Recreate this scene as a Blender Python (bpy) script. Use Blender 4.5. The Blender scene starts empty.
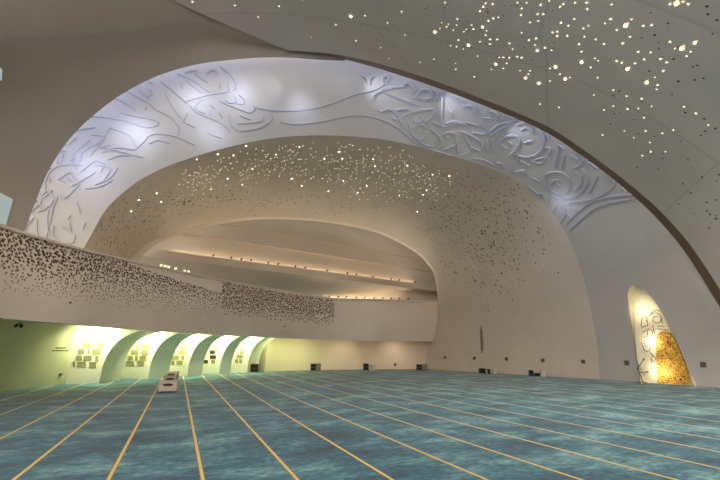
import bpy, bmesh, math, random
from mathutils import Vector, Matrix
from mathutils.bvhtree import BVHTree

random.seed(7)
sc = bpy.context.scene
C = sc.collection

# ------------------------------------------------------------------ camera
F = 400.0                      # focal length in pixels of a 720 px wide frame
HOR = 109.0                    # horizon lies this far below the frame centre
PHI = math.atan(HOR / F)
EYE = 1.8
cp, sp_ = math.cos(PHI), math.sin(PHI)
cam_d = bpy.data.cameras.new('camera')
cam_d.sensor_width = 36.0
cam_d.lens = 36.0 * F / 720.0
cam_d.clip_start = 0.05
cam_d.clip_end = 500
cam = bpy.data.objects.new('camera', cam_d)
C.objects.link(cam)
cam.location = (0, 0, EYE)
cam.rotation_euler = (math.pi / 2 + PHI, 0, 0)
sc.camera = cam
sc.view_settings.view_transform = 'Standard'
sc.view_settings.look = 'None'
sc.view_settings.gamma = 1.0
sc.view_settings.exposure = 0.15
try:
    sc.view_settings.use_curve_mapping = False
except Exception:
    pass
O = Vector((0, 0, EYE))


def ray(u, v):
    a = 240.0 - v
    return Vector((u - 360.0, F * cp - a * sp_, F * sp_ + a * cp))


def P(u, v, D):                # a sight line of the survey, taken at distance D
    d = ray(u, v)
    return O + d * (D / d.y)


def W(u, v, z=0.0):            # the same sight line met with the level z
    d = ray(u, v)
    return O + d * ((z - EYE) / d.z)


# ------------------------------------------------------------------ materials
def new_mat(name):
    m = bpy.data.materials.new(name)
    m.use_nodes = True
    return m, m.node_tree, m.node_tree.nodes['Principled BSDF']


def lin(c):
    return tuple(((x / 255.0) / 12.92 if x / 255.0 <= 0.04045 else ((x / 255.0 + 0.055) / 1.055) ** 2.4) for x in c) + (1.0,)


def plain(name, rgb, rough=0.6, metal=0.0, noise=0.06, scale=3.0, bump=0.0):
    m, nt, b = new_mat(name)
    b.inputs['Roughness'].default_value = rough
    b.inputs['Metallic'].default_value = metal
    c = lin(rgb)
    tc = nt.nodes.new('ShaderNodeTexCoord')
    n = nt.nodes.new('ShaderNodeTexNoise')
    n.inputs['Scale'].default_value = scale
    n.inputs['Detail'].default_value = 5
    nt.links.new(tc.outputs['Object'], n.inputs['Vector'])
    r = nt.nodes.new('ShaderNodeValToRGB')
    r.color_ramp.elements[0].position = 0.3
    r.color_ramp.elements[1].position = 0.7
    r.color_ramp.elements[0].color = tuple(x * (1 - noise) for x in c[:3]) + (1,)
    r.color_ramp.elements[1].color = tuple(min(1, x * (1 + noise)) for x in c[:3]) + (1,)
    nt.links.new(n.outputs['Fac'], r.inputs['Fac'])
    nt.links.new(r.outputs['Color'], b.inputs['Base Color'])
    if bump:
        bp = nt.nodes.new('ShaderNodeBump')
        bp.inputs['Strength'].default_value = bump
        bp.inputs['Distance'].default_value = 0.02
        nt.links.new(n.outputs['Fac'], bp.inputs['Height'])
        nt.links.new(bp.outputs['Normal'], b.inputs['Normal'])
    return m


def glow(name, rgb, strength):
    m = bpy.data.materials.new(name)
    m.use_nodes = True
    nt = m.node_tree
    nt.nodes.clear()
    e = nt.nodes.new('ShaderNodeEmission')
    e.inputs['Color'].default_value = lin(rgb)
    e.inputs['Strength'].default_value = strength
    o = nt.nodes.new('ShaderNodeOutputMaterial')
    nt.links.new(e.outputs[0], o.inputs[0])
    return m


def plaster(name, rgb, seam=0.0, sc_=1.0):
    """smooth painted plaster with a faint panel grid and cloudy tone"""
    m, nt, b = new_mat(name)
    b.inputs['Roughness'].default_value = 0.62
    c = lin(rgb)
    tc = nt.nodes.new('ShaderNodeTexCoord')
    n = nt.nodes.new('ShaderNodeTexNoise')
    n.inputs['Scale'].default_value = 0.35
    n.inputs['Detail'].default_value = 6
    n.inputs['Roughness'].default_value = 0.6
    nt.links.new(tc.outputs['Object'], n.inputs['Vector'])
    r = nt.nodes.new('ShaderNodeValToRGB')
    r.color_ramp.elements[0].position = 0.3
    r.color_ramp.elements[1].position = 0.7
    r.color_ramp.elements[0].color = tuple(x * 0.94 for x in c[:3]) + (1,)
    r.color_ramp.elements[1].color = tuple(min(1, x * 1.05) for x in c[:3]) + (1,)
    nt.links.new(n.outputs['Fac'], r.inputs['Fac'])
    col = r.outputs['Color']
    if seam:
        br = nt.nodes.new('ShaderNodeTexBrick')
        br.offset = 0.0
        br.inputs['Color1'].default_value = (1, 1, 1, 1)
        br.inputs['Color2'].default_value = (0.97, 0.97, 0.97, 1)
        br.inputs['Mortar'].default_value = (1 - seam, 1 - seam, 1 - seam, 1)
        br.inputs['Scale'].default_value = sc_
        br.inputs['Mortar Size'].default_value = 0.008
        br.inputs['Brick Width'].default_value = 1.1
        br.inputs['Row Height'].default_value = 0.55
        nt.links.new(tc.outputs['UV'], br.inputs['Vector'])
        mx = nt.nodes.new('ShaderNodeMix')
        mx.data_type = 'RGBA'
        mx.blend_type = 'MULTIPLY'
        mx.inputs[0].default_value = 1.0
        nt.links.new(col, mx.inputs[6])
        nt.links.new(br.outputs['Color'], mx.inputs[7])
        col = mx.outputs[2]
    nt.links.new(col, b.inputs['Base Color'])
    return m


TH = math.atan2(182.0, math.hypot(F, HOR))      # prayer rows run this far left of the camera heading
ROW = 1.238
row_n = Vector((math.cos(TH), math.sin(TH), 0))  # across the rows
row_off = W(203, 480).dot(row_n)


def carpet():
    m, nt, b = new_mat('teal_carpet')
    L = nt.links
    N = nt.nodes.new
    tc = N('ShaderNodeTexCoord')
    mp = N('ShaderNodeMapping')
    mp.vector_type = 'POINT'
    mp.inputs['Rotation'].default_value = (0, 0, -TH)
    L.new(tc.outputs['Object'], mp.inputs['Vector'])
    sx = N('ShaderNodeSeparateXYZ')
    L.new(mp.outputs[0], sx.inputs[0])
    # blotches stretched across the rows
    mp2 = N('ShaderNodeMapping')
    mp2.inputs['Scale'].default_value = (0.8, 1.35, 1)
    L.new(mp.outputs[0], mp2.inputs['Vector'])
    n1 = N('ShaderNodeTexNoise')
    n1.inputs['Scale'].default_value = 0.62
    n1.inputs['Detail'].default_value = 7
    n1.inputs['Roughness'].default_value = 0.74
    L.new(mp2.outputs[0], n1.inputs['Vector'])
    r1 = N('ShaderNodeValToRGB')
    e = r1.color_ramp.elements
    e[0].position = 0.33
    e[0].color = lin(CARPET[0])
    e[1].position = 0.68
    e[1].color = lin(CARPET[2])
    k = e.new(0.5)
    k.color = lin(CARPET[1])
    L.new(n1.outputs['Fac'], r1.inputs['Fac'])
    n2 = N('ShaderNodeTexNoise')
    n2.inputs['Scale'].default_value = 9
    n2.inputs['Detail'].default_value = 4
    L.new(mp2.outputs[0], n2.inputs['Vector'])
    r2 = N('ShaderNodeValToRGB')
    r2.color_ramp.elements[0].position = 0.3
    r2.color_ramp.elements[0].color = (0.35, 0.35, 0.35, 1)
    r2.color_ramp.elements[1].position = 0.7
    r2.color_ramp.elements[1].color = (1.45, 1.45, 1.45, 1)
    L.new(n2.outputs['Fac'], r2.inputs['Fac'])
    mu = N('ShaderNodeMix')
    mu.data_type = 'RGBA'
    mu.blend_type = 'MULTIPLY'
    mu.inputs[0].default_value = 0.8
    L.new(r1.outputs[0], mu.inputs[6])
    L.new(r2.outputs[0], mu.inputs[7])

    def math_(op, a, bb=None):
        x = N('ShaderNodeMath')
        x.operation = op
        if isinstance(a, float):
            x.inputs[0].default_value = a
        else:
            L.new(a, x.inputs[0])
        if bb is not None:
            if isinstance(bb, float):
                x.inputs[1].default_value = bb
            else:
                L.new(bb, x.inputs[1])
        return x.outputs[0]
    t = math_('SUBTRACT', sx.outputs['X'], row_off - ROW / 2)
    t = math_('DIVIDE', t, ROW)
    t = math_('FRACT', t)
    t = math_('SUBTRACT', t, 0.5)
    t = math_('ABSOLUTE', t)
    t = math_('MULTIPLY', t, ROW)
    gold = math_('LESS_THAN', t, 0.024)
    edge = math_('LESS_THAN', t, 0.037)
    m1 = N('ShaderNodeMix')
    m1.data_type = 'RGBA'
    L.new(edge, m1.inputs[0])
    L.new(mu.outputs[2], m1.inputs[6])
    m1.inputs[7].default_value = lin((150, 104, 44))
    m2 = N('ShaderNodeMix')
    m2.data_type = 'RGBA'
    L.new(gold, m2.inputs[0])
    L.new(m1.outputs[2], m2.inputs[6])
    m2.inputs[7].default_value = lin((246, 214, 130))
    L.new(m2.outputs[2], b.inputs['Base Color'])
    b.inputs['Roughness'].default_value = 0.9
    b.inputs['Sheen Weight'].default_value = 0.2
    b.inputs['Sheen Roughness'].default_value = 0.4
    b.inputs['Sheen Tint'].default_value = (1, 0.95, 0.85, 1)
    bp = N('ShaderNodeBump')
    bp.inputs['Strength'].default_value = 0.4
    bp.inputs['Distance'].default_value = 0.02
    L.new(n2.outputs['Fac'], bp.inputs['Height'])
    L.new(bp.outputs[0], b.inputs['Normal'])
    return m


def gold_mosaic():
    m, nt, b = new_mat('gold_mosaic')
    L = nt.links
    tc = nt.nodes.new('ShaderNodeTexCoord')
    v = nt.nodes.new('ShaderNodeTexNoise')
    v.inputs['Scale'].default_value = 5.5
    v.inputs['Detail'].default_value = 3
    v.inputs['Distortion'].default_value = 3.5
    L.new(tc.outputs['Object'], v.inputs['Vector'])
    r = nt.nodes.new('ShaderNodeValToRGB')
    e = r.color_ramp.elements
    e[0].position = 0.36
    e[0].color = lin((112, 62, 4))
    e[1].position = 0.62
    e[1].color = lin((250, 214, 110))
    k = e.new(0.48)
    k.color = lin((205, 135, 18))
    L.new(v.outputs['Fac'], r.inputs['Fac'])
    L.new(r.outputs[0], b.inputs['Base Color'])
    b.inputs['Metallic'].default_value = 0.35
    b.inputs['Roughness'].default_value = 0.4
    bp = nt.nodes.new('ShaderNodeBump')
    bp.inputs['Strength'].default_value = 0.5
    bp.inputs['Distance'].default_value = 0.05
    L.new(v.outputs['Fac'], bp.inputs['Height'])
    L.new(bp.outputs[0], b.inputs['Normal'])
    return m


NICHE = 0.72
BAY = 125.0
CARPET = ((6, 50, 76), (40, 112, 136), (134, 188, 192))
M = {}
M['carpet'] = carpet()
M['near'] = plaster('grey_plaster', (204, 194, 187), 0.12, 0.13)
M['left'] = plaster('warm_grey_plaster', (178, 164, 152))
M['band'] = plaster("white_plaster", (182, 176, 170), 0.03, 0.16)
M['inner'] = plaster('beige_plaster', (206, 192, 176), 0.10, 1.0)
M['balcony'] = plaster('pinkish_plaster', (240, 220, 200))
M['beigewall'] = plaster('beige_wall_plaster', (232, 212, 186))
M['sidewall'] = plaster('wall_plaster_unlit_tone', (172, 172, 142))  # darker olive tone stands in for the lack of light on this wall
M['white'] = plaster('white_plaster_tube_tint', (228, 226, 204))  # white with the yellowish tint of the bay tubes put into the colour
M['gallery'] = plaster('gallery_plaster', (192, 178, 160))
M['relief'] = plaster('relief_shade_tone', (170, 169, 176))  # greyer than the band, standing in for shade along the strokes
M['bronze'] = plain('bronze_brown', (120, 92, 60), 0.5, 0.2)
M['dark'] = plain('perforation_dark', (30, 25, 22), 0.8)
M['brownhole'] = plain('perforation_brown', (104, 82, 68), 0.8)
M['fasciahole'] = plain('perforation_fascia', (66, 52, 43), 0.8)
M['meshhole'] = plain('perforation_mesh', (124, 104, 88), 0.8)
M['black'] = plain('black_plastic', (20, 20, 20), 0.5)
M['steel'] = plain('dull_steel', (120, 118, 112), 0.4, 0.7)
M['gold'] = gold_mosaic()
M['cream'] = plaster('mihrab_cream', (250, 236, 200))
M['pinkbox'] = plain('pale_laminate', (222, 190, 172), 0.5)
M['olive'] = plain('olive_board', (112, 108, 84), 0.7)
M['niche'] = plain('niche_back', (142, 140, 98), 0.8)
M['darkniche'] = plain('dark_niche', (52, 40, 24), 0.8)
M['paper'] = plain('pale_board', (208, 196, 172), 0.7)
M['book'] = plain('book_cover', (70, 78, 58), 0.6)
M['grille'] = plain('grille_brown', (140, 118, 104), 0.7)
M['boxgrille'] = plain('box_grille', (78, 70, 62), 0.7)
M['doorpanel'] = plain('door_panel', (134, 126, 104), 0.6)
M['rimlit'] = plaster('rim_plaster_lit', (222, 206, 188))  # brighter copy of the beige plaster, light on the rim put into colour
M['socket'] = plain('box_grey', (112, 100, 88), 0.6)
M['star'] = glow('star_light', (255, 228, 186), 1.7)
M['lamp'] = glow('lamp_light', (255, 222, 160), 1.8)
M['bulb'] = glow('bulb_light', (255, 240, 205), 9.0)
M['led'] = glow('warm_led', (255, 234, 202), 24.0)
M['tube'] = glow('tube_light', (240, 255, 190), 7.0)
M['sky'] = glow('daylight_pane', (196, 208, 255), 1.7)
M['win'] = glow('window_daylight', (212, 228, 224), 0.5)


# ------------------------------------------------------------------ mesh helpers
def link(name, me, mat=None, parent=None):
    o = bpy.data.objects.new(name, me)
    C.objects.link(o)
    if mat:
        me.materials.append(mat)
    if parent:
        o.parent = parent
        o.matrix_parent_inverse = Matrix.Translation(-parent.location) if parent.rotation_euler.z == 0 else (parent.matrix_world.inverted())
    return o


def set_tag(o, label, cat, group=None):
    o['label'] = label
    o['category'] = cat
    if group:
        o['group'] = group
    return o


def structure(o):
    o['kind'] = 'structure'
    return o


def thing(name, label, cat, loc=(0, 0, 0), rz=0.0, group=None):
    o = bpy.data.objects.new(name, None)
    o.empty_display_size = 0.2
    C.objects.link(o)
    o.location = loc
    o.rotation_euler = (0, 0, rz)
    return set_tag(o, label, cat, group)


def part(name, bm, mat, parent, smooth=False):
    """part in its thing's own coordinates"""
    me = bpy.data.meshes.new(name)
    bmesh.ops.recalc_face_normals(bm, faces=bm.faces)
    bm.to_mesh(me)
    bm.free()
    me.materials.append(mat)
    if smooth:
        me.shade_smooth()
    o = bpy.data.objects.new(name, me)
    C.objects.link(o)
    if parent:
        o.parent = parent
    return o


def catmull(pts, n, closed=False):
    pts = [Vector(p) for p in pts]
    m = len(pts)
    if m == 2:
        return [pts[0].lerp(pts[1], i / (n - 1)) for i in range(n)]
    dense = []
    segs = m if closed else m - 1
    for i in range(segs):
        if closed:
            p0, p1, p2, p3 = pts[(i - 1) % m], pts[i], pts[(i + 1) % m], pts[(i + 2) % m]
        else:
            p1, p2 = pts[i], pts[i + 1]
            p0 = pts[i - 1] if i > 0 else p1 * 2 - p2
            p3 = pts[i + 2] if i + 2 < m else p2 * 2 - p1
        for k in range(16):
            t = k / 16
            dense.append(0.5 * ((2 * p1) + (p2 - p0) * t + (2 * p0 - 5 * p1 + 4 * p2 - p3) * t * t + (3 * p1 - p0 - 3 * p2 + p3) * t ** 3))
    dense.append(pts[0] if closed else pts[-1])
    acc = [0.0]
    for i in range(1, len(dense)):
        acc.append(acc[-1] + (dense[i] - dense[i - 1]).length)
    out = []
    j = 0
    steps = n if closed else n - 1
    for i in range(n):
        s = acc[-1] * i / steps
        while j < len(acc) - 2 and acc[j + 1] < s:
            j += 1
        d = acc[j + 1] - acc[j]
        out.append(dense[j].lerp(dense[j + 1], 0 if d < 1e-9 else (s - acc[j]) / d))
    return out


def grid_rows(rows, n, m, smooth_cols=True):
    """rows of control points -> grid[v][u]"""
    R = [catmull(r, n) for r in rows]
    if len(R) == 2 or not smooth_cols:
        out = []
        for i in range(len(R) - 1):
            for k in range(m):
                out.append([R[i][j].lerp(R[i + 1][j], k / m) for j in range(n)])
        out.append(R[-1])
        return out
    cols = [catmull([R[i][j] for i in range(len(R))], m * (len(R) - 1) + 1) for j in range(n)]
    return [[cols[j][i] for j in range(n)] for i in range(m * (len(R) - 1) + 1)]


def grid_mesh(name, g, mat, parent=None, smooth=True, thick=0.0, toward=None):
    """a sheet; with thick > 0 it gets a second face that lies away from the point «toward»"""
    bm = bmesh.new()
    uvl = bm.loops.layers.uv.new('UVMap')
    nv, nu = len(g), len(g[0])
    vs = [[bm.verts.new(p) for p in row] for row in g]
    us = [0.0]
    for j in range(1, nu):
        us.append(us[-1] + (g[nv // 2][j] - g[nv // 2][j - 1]).length)
    wv = [0.0]
    for i in range(1, nv):
        wv.append(wv[-1] + (g[i][nu // 2] - g[i - 1][nu // 2]).length)
    for i in range(nv - 1):
        for j in range(nu - 1):
            q = [(i, j), (i, j + 1), (i + 1, j + 1), (i + 1, j)]
            try:
                f = bm.faces.new([vs[a][b] for a, b in q])
            except ValueError:
                continue
            for lp, (a, b) in zip(f.loops, q):
                lp[uvl].uv = (us[b], wv[a])
    bm.normal_update()
    if toward is not None:
        t = Vector(toward)
        s = sum((1 if f.normal.dot(t - f.calc_center_median()) > 0 else -1) * f.calc_area() for f in bm.faces)
        if s < 0:
            bmesh.ops.reverse_faces(bm, faces=bm.faces)
            bm.normal_update()
    if thick:
        back = {}
        for row in vs:
            for v in row:
                back[v] = bm.verts.new(v.co - v.normal * thick)
        for f in list(bm.faces):
            bm.faces.new([back[v] for v in reversed(f.verts)])
        for e in [e for e in bm.edges if len(e.link_faces) == 1 and e.verts[0] in back and e.verts[1] in back]:
            f = e.link_faces[0]
            a, b = e.verts
            for lp in f.loops:
                if lp.edge == e:
                    a, b = lp.vert, lp.link_loop_next.vert
            bm.faces.new([b, a, back[a], back[b]])
    me = bpy.data.meshes.new(name)
    bm.to_mesh(me)
    bm.free()
    if smooth:
        me.shade_smooth()
        me.set_sharp_from_angle(angle=math.radians(40))
    o = bpy.data.objects.new(name, me)
    C.objects.link(o)
    me.materials.append(mat)
    if parent:
        o.parent = parent
    return o


def bvh_of(g):
    verts, faces = [], []
    nu = len(g[0])
    for row in g:
        verts.extend(row)
    for i in range(len(g) - 1):
        for j in range(nu - 1):
            faces.append((i * nu + j, i * nu + j + 1, (i + 1) * nu + j + 1, (i + 1) * nu + j))
    return BVHTree.FromPolygons(verts, faces)


def hit(bvh, u, v):
    d = ray(u, v).normalized()
    loc, nor, _, dist = bvh.ray_cast(O, d)
    if loc is None:
        return None, None
    if nor.dot(d) > 0:
        nor = -nor
    return loc, nor


def box(bm, cx, cy, cz, sx, sy, sz, bev=0.0):
    r = bmesh.ops.create_cube(bm, size=1.0)
    for v in r['verts']:
        v.co = Vector((v.co.x * sx + cx, v.co.y * sy + cy, v.co.z * sz + cz))
    if bev:
        es = list({e for v in r['verts'] for e in v.link_edges})
        bmesh.ops.bevel(bm, geom=es, offset=bev, segments=2, affect='EDGES', profile=0.5)
    return bm


def tube(bm, a, b, r0, r1=None, n=10):
    a, b = Vector(a), Vector(b)
    r1 = r0 if r1 is None else r1
    d = (b - a)
    q = d.to_track_quat('Z', 'Y')
    ra, rb = [], []
    for i in range(n):
        t = 2 * math.pi * i / n
        o = Vector((math.cos(t), math.sin(t), 0))
        ra.append(bm.verts.new(a + q @ (o * r0)))
        rb.append(bm.verts.new(b + q @ (o * r1)))
    for i in range(n):
        k = (i + 1) % n
        bm.faces.new([ra[i], ra[k], rb[k], rb[i]])
    bm.faces.new(list(reversed(ra)))
    bm.faces.new(rb)
    return bm


def to_mesh(name, cu, parent=None):
    t = bpy.data.objects.new(name, cu)
    C.objects.link(t)
    bpy.context.view_layer.update()
    me = bpy.data.meshes.new_from_object(t.evaluated_get(bpy.context.evaluated_depsgraph_get()))
    bpy.data.objects.remove(t)
    me.shade_smooth()
    o = bpy.data.objects.new(name, me)
    C.objects.link(o)
    if parent:
        o.parent = parent
    return o


def strokes(name, lines, bvh, width, height, mat, bevel=0.3):
    """raised lettering: flat-topped ridges with sloping sides that lie on a surface; the traced edge is the lower right one"""
    bm = bmesh.new()
    for ln in lines:
        pts = [Vector((x, y, 0)) for x, y in ln]
        n = max(4, int(sum((pts[i + 1] - pts[i]).length for i in range(len(pts) - 1)) / 2.0) + 2)
        q = catmull(pts, n)
        w = []
        for p in q:
            loc, nor = hit(bvh, p.x, p.y)
            if loc is not None:
                w.append((loc, nor))
        if len(w) < 3:
            continue
        k = width / 2
        secs = []
        m = len(w)
        for i in range(m):
            a = w[max(0, i - 1)][0]
            b = w[min(m - 1, i + 1)][0]
            t = (b - a).normalized()
            nor = w[i][1]
            side = nor.cross(t).normalized()
            f = min(1.0, 0.35 + min(i, m - 1 - i) / 4.0)
            p = w[i][0]
            prof_ = ((-k * f, -0.02), (-k * f * (1 - bevel), height), (k * f * (1 - bevel), height), (k * f, -0.02))
            secs.append([bm.verts.new(p + side * x + nor * y) for x, y in prof_])
        for i in range(m - 1):
            for c in range(3):
                bm.faces.new([secs[i][c], secs[i][c + 1], secs[i + 1][c + 1], secs[i + 1][c]])
        bm.faces.new(secs[0])
        bm.faces.new(list(reversed(secs[-1])))
    return part(name, bm, mat, None)


def px(lst, dfun, floor_first=False):
    out = []
    for i, (u, v) in enumerate(lst):
        if floor_first and i == 0:
            out.append(W(u, v))
        else:
            out.append(P(u, v, dfun(u)))
    return out


def lerp(x, x0, x1, y0, y1):
    return y0 + (x - x0) / (x1 - x0) * (y1 - y0)


# ------------------------------------------------------------------ floor
bm = bmesh.new()
pts = [(-26, -9), (28, -9), (28, 62), (-26, 62)]
top = [bm.verts.new((x, y, 0)) for x, y in pts]
bot = [bm.verts.new((x, y, -0.2)) for x, y in pts]
bm.faces.new(top)
bm.faces.new(list(reversed(bot)))
for i in range(4):
    k = (i + 1) % 4
    bm.faces.new([bot[i], bot[k], top[k], top[i]])
floor = structure(part('floor', bm, M['carpet'], None))

# ------------------------------------------------------------------ inner vault
A_px = [(424, 369.0), (428, 357), (433.5, 340), (437.5, 322), (439, 300), (438.6, 290), (435, 272), (429, 263), (421, 254), (410, 246.5), (399, 240),
        (386, 233.5), (371, 228), (345, 222.5), (315, 218.8), (285, 217), (253, 217.2), (225, 220), (197, 225.5), (175, 232), (153, 240.5), (140, 249), (131, 259), (122, 276)]
B_px = [(600, 379.3), (597.5, 345), (589, 300), (580, 266), (567, 235), (547, 206), (529, 189.5), (510, 177), (490, 168), (467, 160.5), (442, 153), (417, 146.5), (393, 141),
        (363, 137.3), (323, 135.3), (280, 137.3), (247, 143), (213, 151), (180, 161.5), (163, 168), (145, 177), (130, 187), (107, 208), (90, 237), (76, 262)]
DA0 = W(*A_px[0]).y
DB0 = W(*B_px[0]).y
dA = lambda u: lerp(u, 130, 424, 27.0, DA0)
dB = lambda u: lerp(u, 88, 600, 18.0, DB0)
A3 = px(A_px, dA, True)
B3 = px(B_px, dB, True)
# middle row bellies outward a little
NA = 90
a_c, b_c = catmull(A3, NA), catmull(B3, NA)
cen = (sum(a_c, Vector()) + sum(b_c, Vector())) / (2 * NA)
mid = []
for j in range(NA):
    p = a_c[j].lerp(b_c[j], 0.5)
    o = p - cen
    o.y = 0
    k = min(1.0, max(0.0, (p.z - 0.0) / 5.0))
    mid.append(p + o.normalized() * 0.5 * k)
# the edge of the opening rolls back into the gallery
roll = []
for j in range(NA):
    o = a_c[j] - cen
    o.y = 0
    roll.append(a_c[j] + Vector((0, 0.9, 0)) + o.normalized() * 0.35)
g_in = grid_rows([a_c, mid, b_c], NA, 14)
vault_inner = structure(grid_mesh('wall_vault', g_in, M['inner'], None, True, 0.3, (0, 0, 3)))
bvh_in = bvh_of(g_in)

bev = []
for j in range(NA):
    o = cen - a_c[j]
    o.y = 0
    bev.append(a_c[j] + Vector((0.1, 0.55, 0)) + o.normalized() * 0.17 * min(1.0, max(0.0, a_c[j].z / 2)))
structure(grid_mesh('trim_8', grid_rows([a_c, [p.lerp(q, 0.5) + Vector((0, -0.06, 0)) for p, q in zip(a_c, bev)], bev], NA, 3), M['rimlit'], None, True, 0.06, (0, 10, 4)))  # bevel added so that the opening edge catches light

# ------------------------------------------------------------------ lips of the near shells
LL_px = [(2, 290), (10, 266), (22, 238), (35, 203), (50, 168), (72, 136), (100, 110), (128, 90.5), (160, 75), (195, 64.8), (230, 60), (265, 57.5), (300, 57.5), (345, 61)]
dL = lambda u: 14.0 + max(0, u) / 300 * 3.6
LL3 = px(LL_px, dL)
R_px = [(287, 50.5), (320, 52.5), (345, 56), (380, 64), (420, 76), (450, 86.5), (480, 98), (515, 112), (550, 128), (580, 147.5), (610, 169), (640, 193), (662, 213), (687, 241), (706, 268), (722, 293), (752, 340), (772, 370), (784, 394)]
dR = lambda u: lerp(u, 287, 784, 17.0, 18.9)
R3 = px(R_px, dR)

# ------------------------------------------------------------------ pale arch band
E_px = [(812, 394.5), (806, 360), (788, 318), (758, 265), (722, 217), (680, 172), (635, 133), (585, 104), (535, 84), (495, 70), (450, 62), (400, 47), (350, 36), (300, 31),
        (250, 31), (210, 37), (170, 48), (135, 64), (100, 85), (70, 110), (45, 138), (25, 170), (9, 205), (-5, 240), (-14, 268)]
DE0 = W(*E_px[0]).y
DB_f = [p for p in b_c]
dE = lambda u: lerp(u, 0, 812, 16.2, DE0) + 2.4 * math.exp(-((u - 420) / 260) ** 2)
E3 = px(E_px, dE, True)
g_band = grid_rows([B3, E3], 140, 26)
# a shallow belly makes the band read as a moulded face
band_o = grid_mesh('wall_arch', g_band, M['band'], None, True, 0.3, (0, 0, 3))
structure(band_o)
bvh_band = bvh_of(g_band)

# ------------------------------------------------------------------ mihrab niche cut through the band
MI_px = [(641, 383.4), (638, 362), (634.3, 340), (630.6, 318), (628.2, 300), (628, 292), (630.5, 286.5), (634.5, 284.6), (639, 285.8), (645, 290.5), (652, 298), (660, 309), (669, 325), (679, 346), (688, 368), (694.5, 386.6)]
wall_dir = (W(600, 379.3) - W(812, 394.5))
wall_dir.z = 0
wall_dir.normalize()
n_out = Vector((wall_dir.y, -wall_dir.x, 0))
if n_out.x < 0:
    n_out = -n_out
mi = []
for u, v in MI_px:
    loc, nor = hit(bvh_band, u, v)
    mi.append(loc if loc else W(u, v))
mi_s = catmull(mi, 46)
bm = bmesh.new()
lo_f = [p - n_out * 1.6 for p in mi_s]
lo_b = [p + n_out * 1.6 for p in mi_s]
for L_ in (lo_f, lo_b):
    L_[0] = L_[0] - Vector((0, 0, 0.4))
    L_[-1] = L_[-1] - Vector((0, 0, 0.4))
fv = [bm.verts.new(p) for p in lo_f]
bv = [bm.verts.new(p) for p in lo_b]
n = len(fv)
for i in range(n):
    k = (i + 1) % n
    bm.faces.new([fv[i], fv[k], bv[k], bv[i]])
bm.faces.new(list(reversed(fv)))
bm.faces.new(bv)
bmesh.ops.recalc_face_normals(bm, faces=bm.faces)
cme = bpy.data.meshes.new('cutter')
bm.to_mesh(cme)
bm.free()
cut = bpy.data.objects.new('cutter', cme)
C.objects.link(cut)
md = band_o.modifiers.new('cut', 'BOOLEAN')
md.operation = 'DIFFERENCE'
md.object = cut
md.solver = 'EXACT'
bpy.context.view_layer.update()
dg = bpy.context.evaluated_depsgraph_get()
nm = bpy.data.meshes.new_from_object(band_o.evaluated_get(dg))
band_o.modifiers.clear()
band_o.data = nm
bpy.data.objects.remove(cut)

base = (mi[0] + mi[-1]) / 2
base.z = 0
mih = thing('mihrab_niche', 'tall glowing pointed prayer niche with gold mosaic in right wall', 'niche', base)
DEPTH = 0.5
ctr = sum(mi_s, Vector()) / len(mi_s)


def shrink(p, k, d):
    q = Vector((p.x + (ctr.x - p.x) * k, p.y + (ctr.y - p.y) * k, p.z - (p.z - 0.0) * k * 0.35))
    return q + n_out * d


def on_floor(row):
    row = [Vector(p) for p in row]
    row[0].z = 0.004
    row[-1].z = 0.004
    return row


back_row = [shrink(p, 0.2, DEPTH) for p in mi_s]
b_l, b_r, b_t = back_row[0].copy(), back_row[-1].copy(), max(back_row, key=lambda p: p.z).copy()
b_l.z = b_r.z = 0.004
pl_n = (b_r - b_l).cross(b_t - b_l).normalized()
if pl_n.dot(n_out) < 0:
    pl_n = -pl_n
back_row = [p + n_out * ((b_l - p).dot(pl_n) / n_out.dot(pl_n)) for p in back_row]
rows = [on_floor(r) for r in ([shrink(p, 0.006, -0.012) for p in mi_s], [shrink(p, 0.012, 0.15) for p in mi_s], [shrink(p, 0.05, 0.35) for p in mi_s], back_row)]
bm = bmesh.new()
vr = [[bm.verts.new(p - base) for p in r] for r in rows]
for i in range(len(vr) - 1):
    for j in range(len(vr[0]) - 1):
        bm.faces.new([vr[i][j], vr[i][j + 1], vr[i + 1][j + 1], vr[i + 1][j]])
bm.faces.new(vr[-1])
shell = part('niche_shell', bm, M['cream'], mih, True)
shell.data.set_sharp_from_angle(angle=math.radians(50))
# back plane of the niche
bp0 = b_l


def on_back(u, v, off=0.03):
    d = ray(u, v)
    t = (bp0 - pl_n * off - O).dot(pl_n) / d.dot(pl_n)
    return O + d * t


G_px = [(657.5, 386), (656.5, 362), (655.5, 345), (656.5, 337), (660, 332), (665, 330.5), (670, 332.5), (674, 338), (680, 352), (687, 370), (691.5, 387)]
gp = [on_back(u, v, 0.05) for u, v in G_px]
gs = catmull(gp, 30)
gs[0].z = gs[-1].z = 0.03
# flat mosaic slab with real thickness
bm = bmesh.new()
fv = [bm.verts.new(p - base) for p in gs]
bv = [bm.verts.new(p - base + n_out * 0.05) for p in gs]
bm.faces.new(fv)
bm.faces.new(list(reversed(bv)))
for i in range(len(fv)):
    k = (i + 1) % len(fv)
    bm.faces.new([fv[i], fv[k], bv[k], bv[i]])
gm = part('mosaic_panel', bm, M['gold'], mih)
gm['label'] = 'arched gold mosaic panel'
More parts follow.
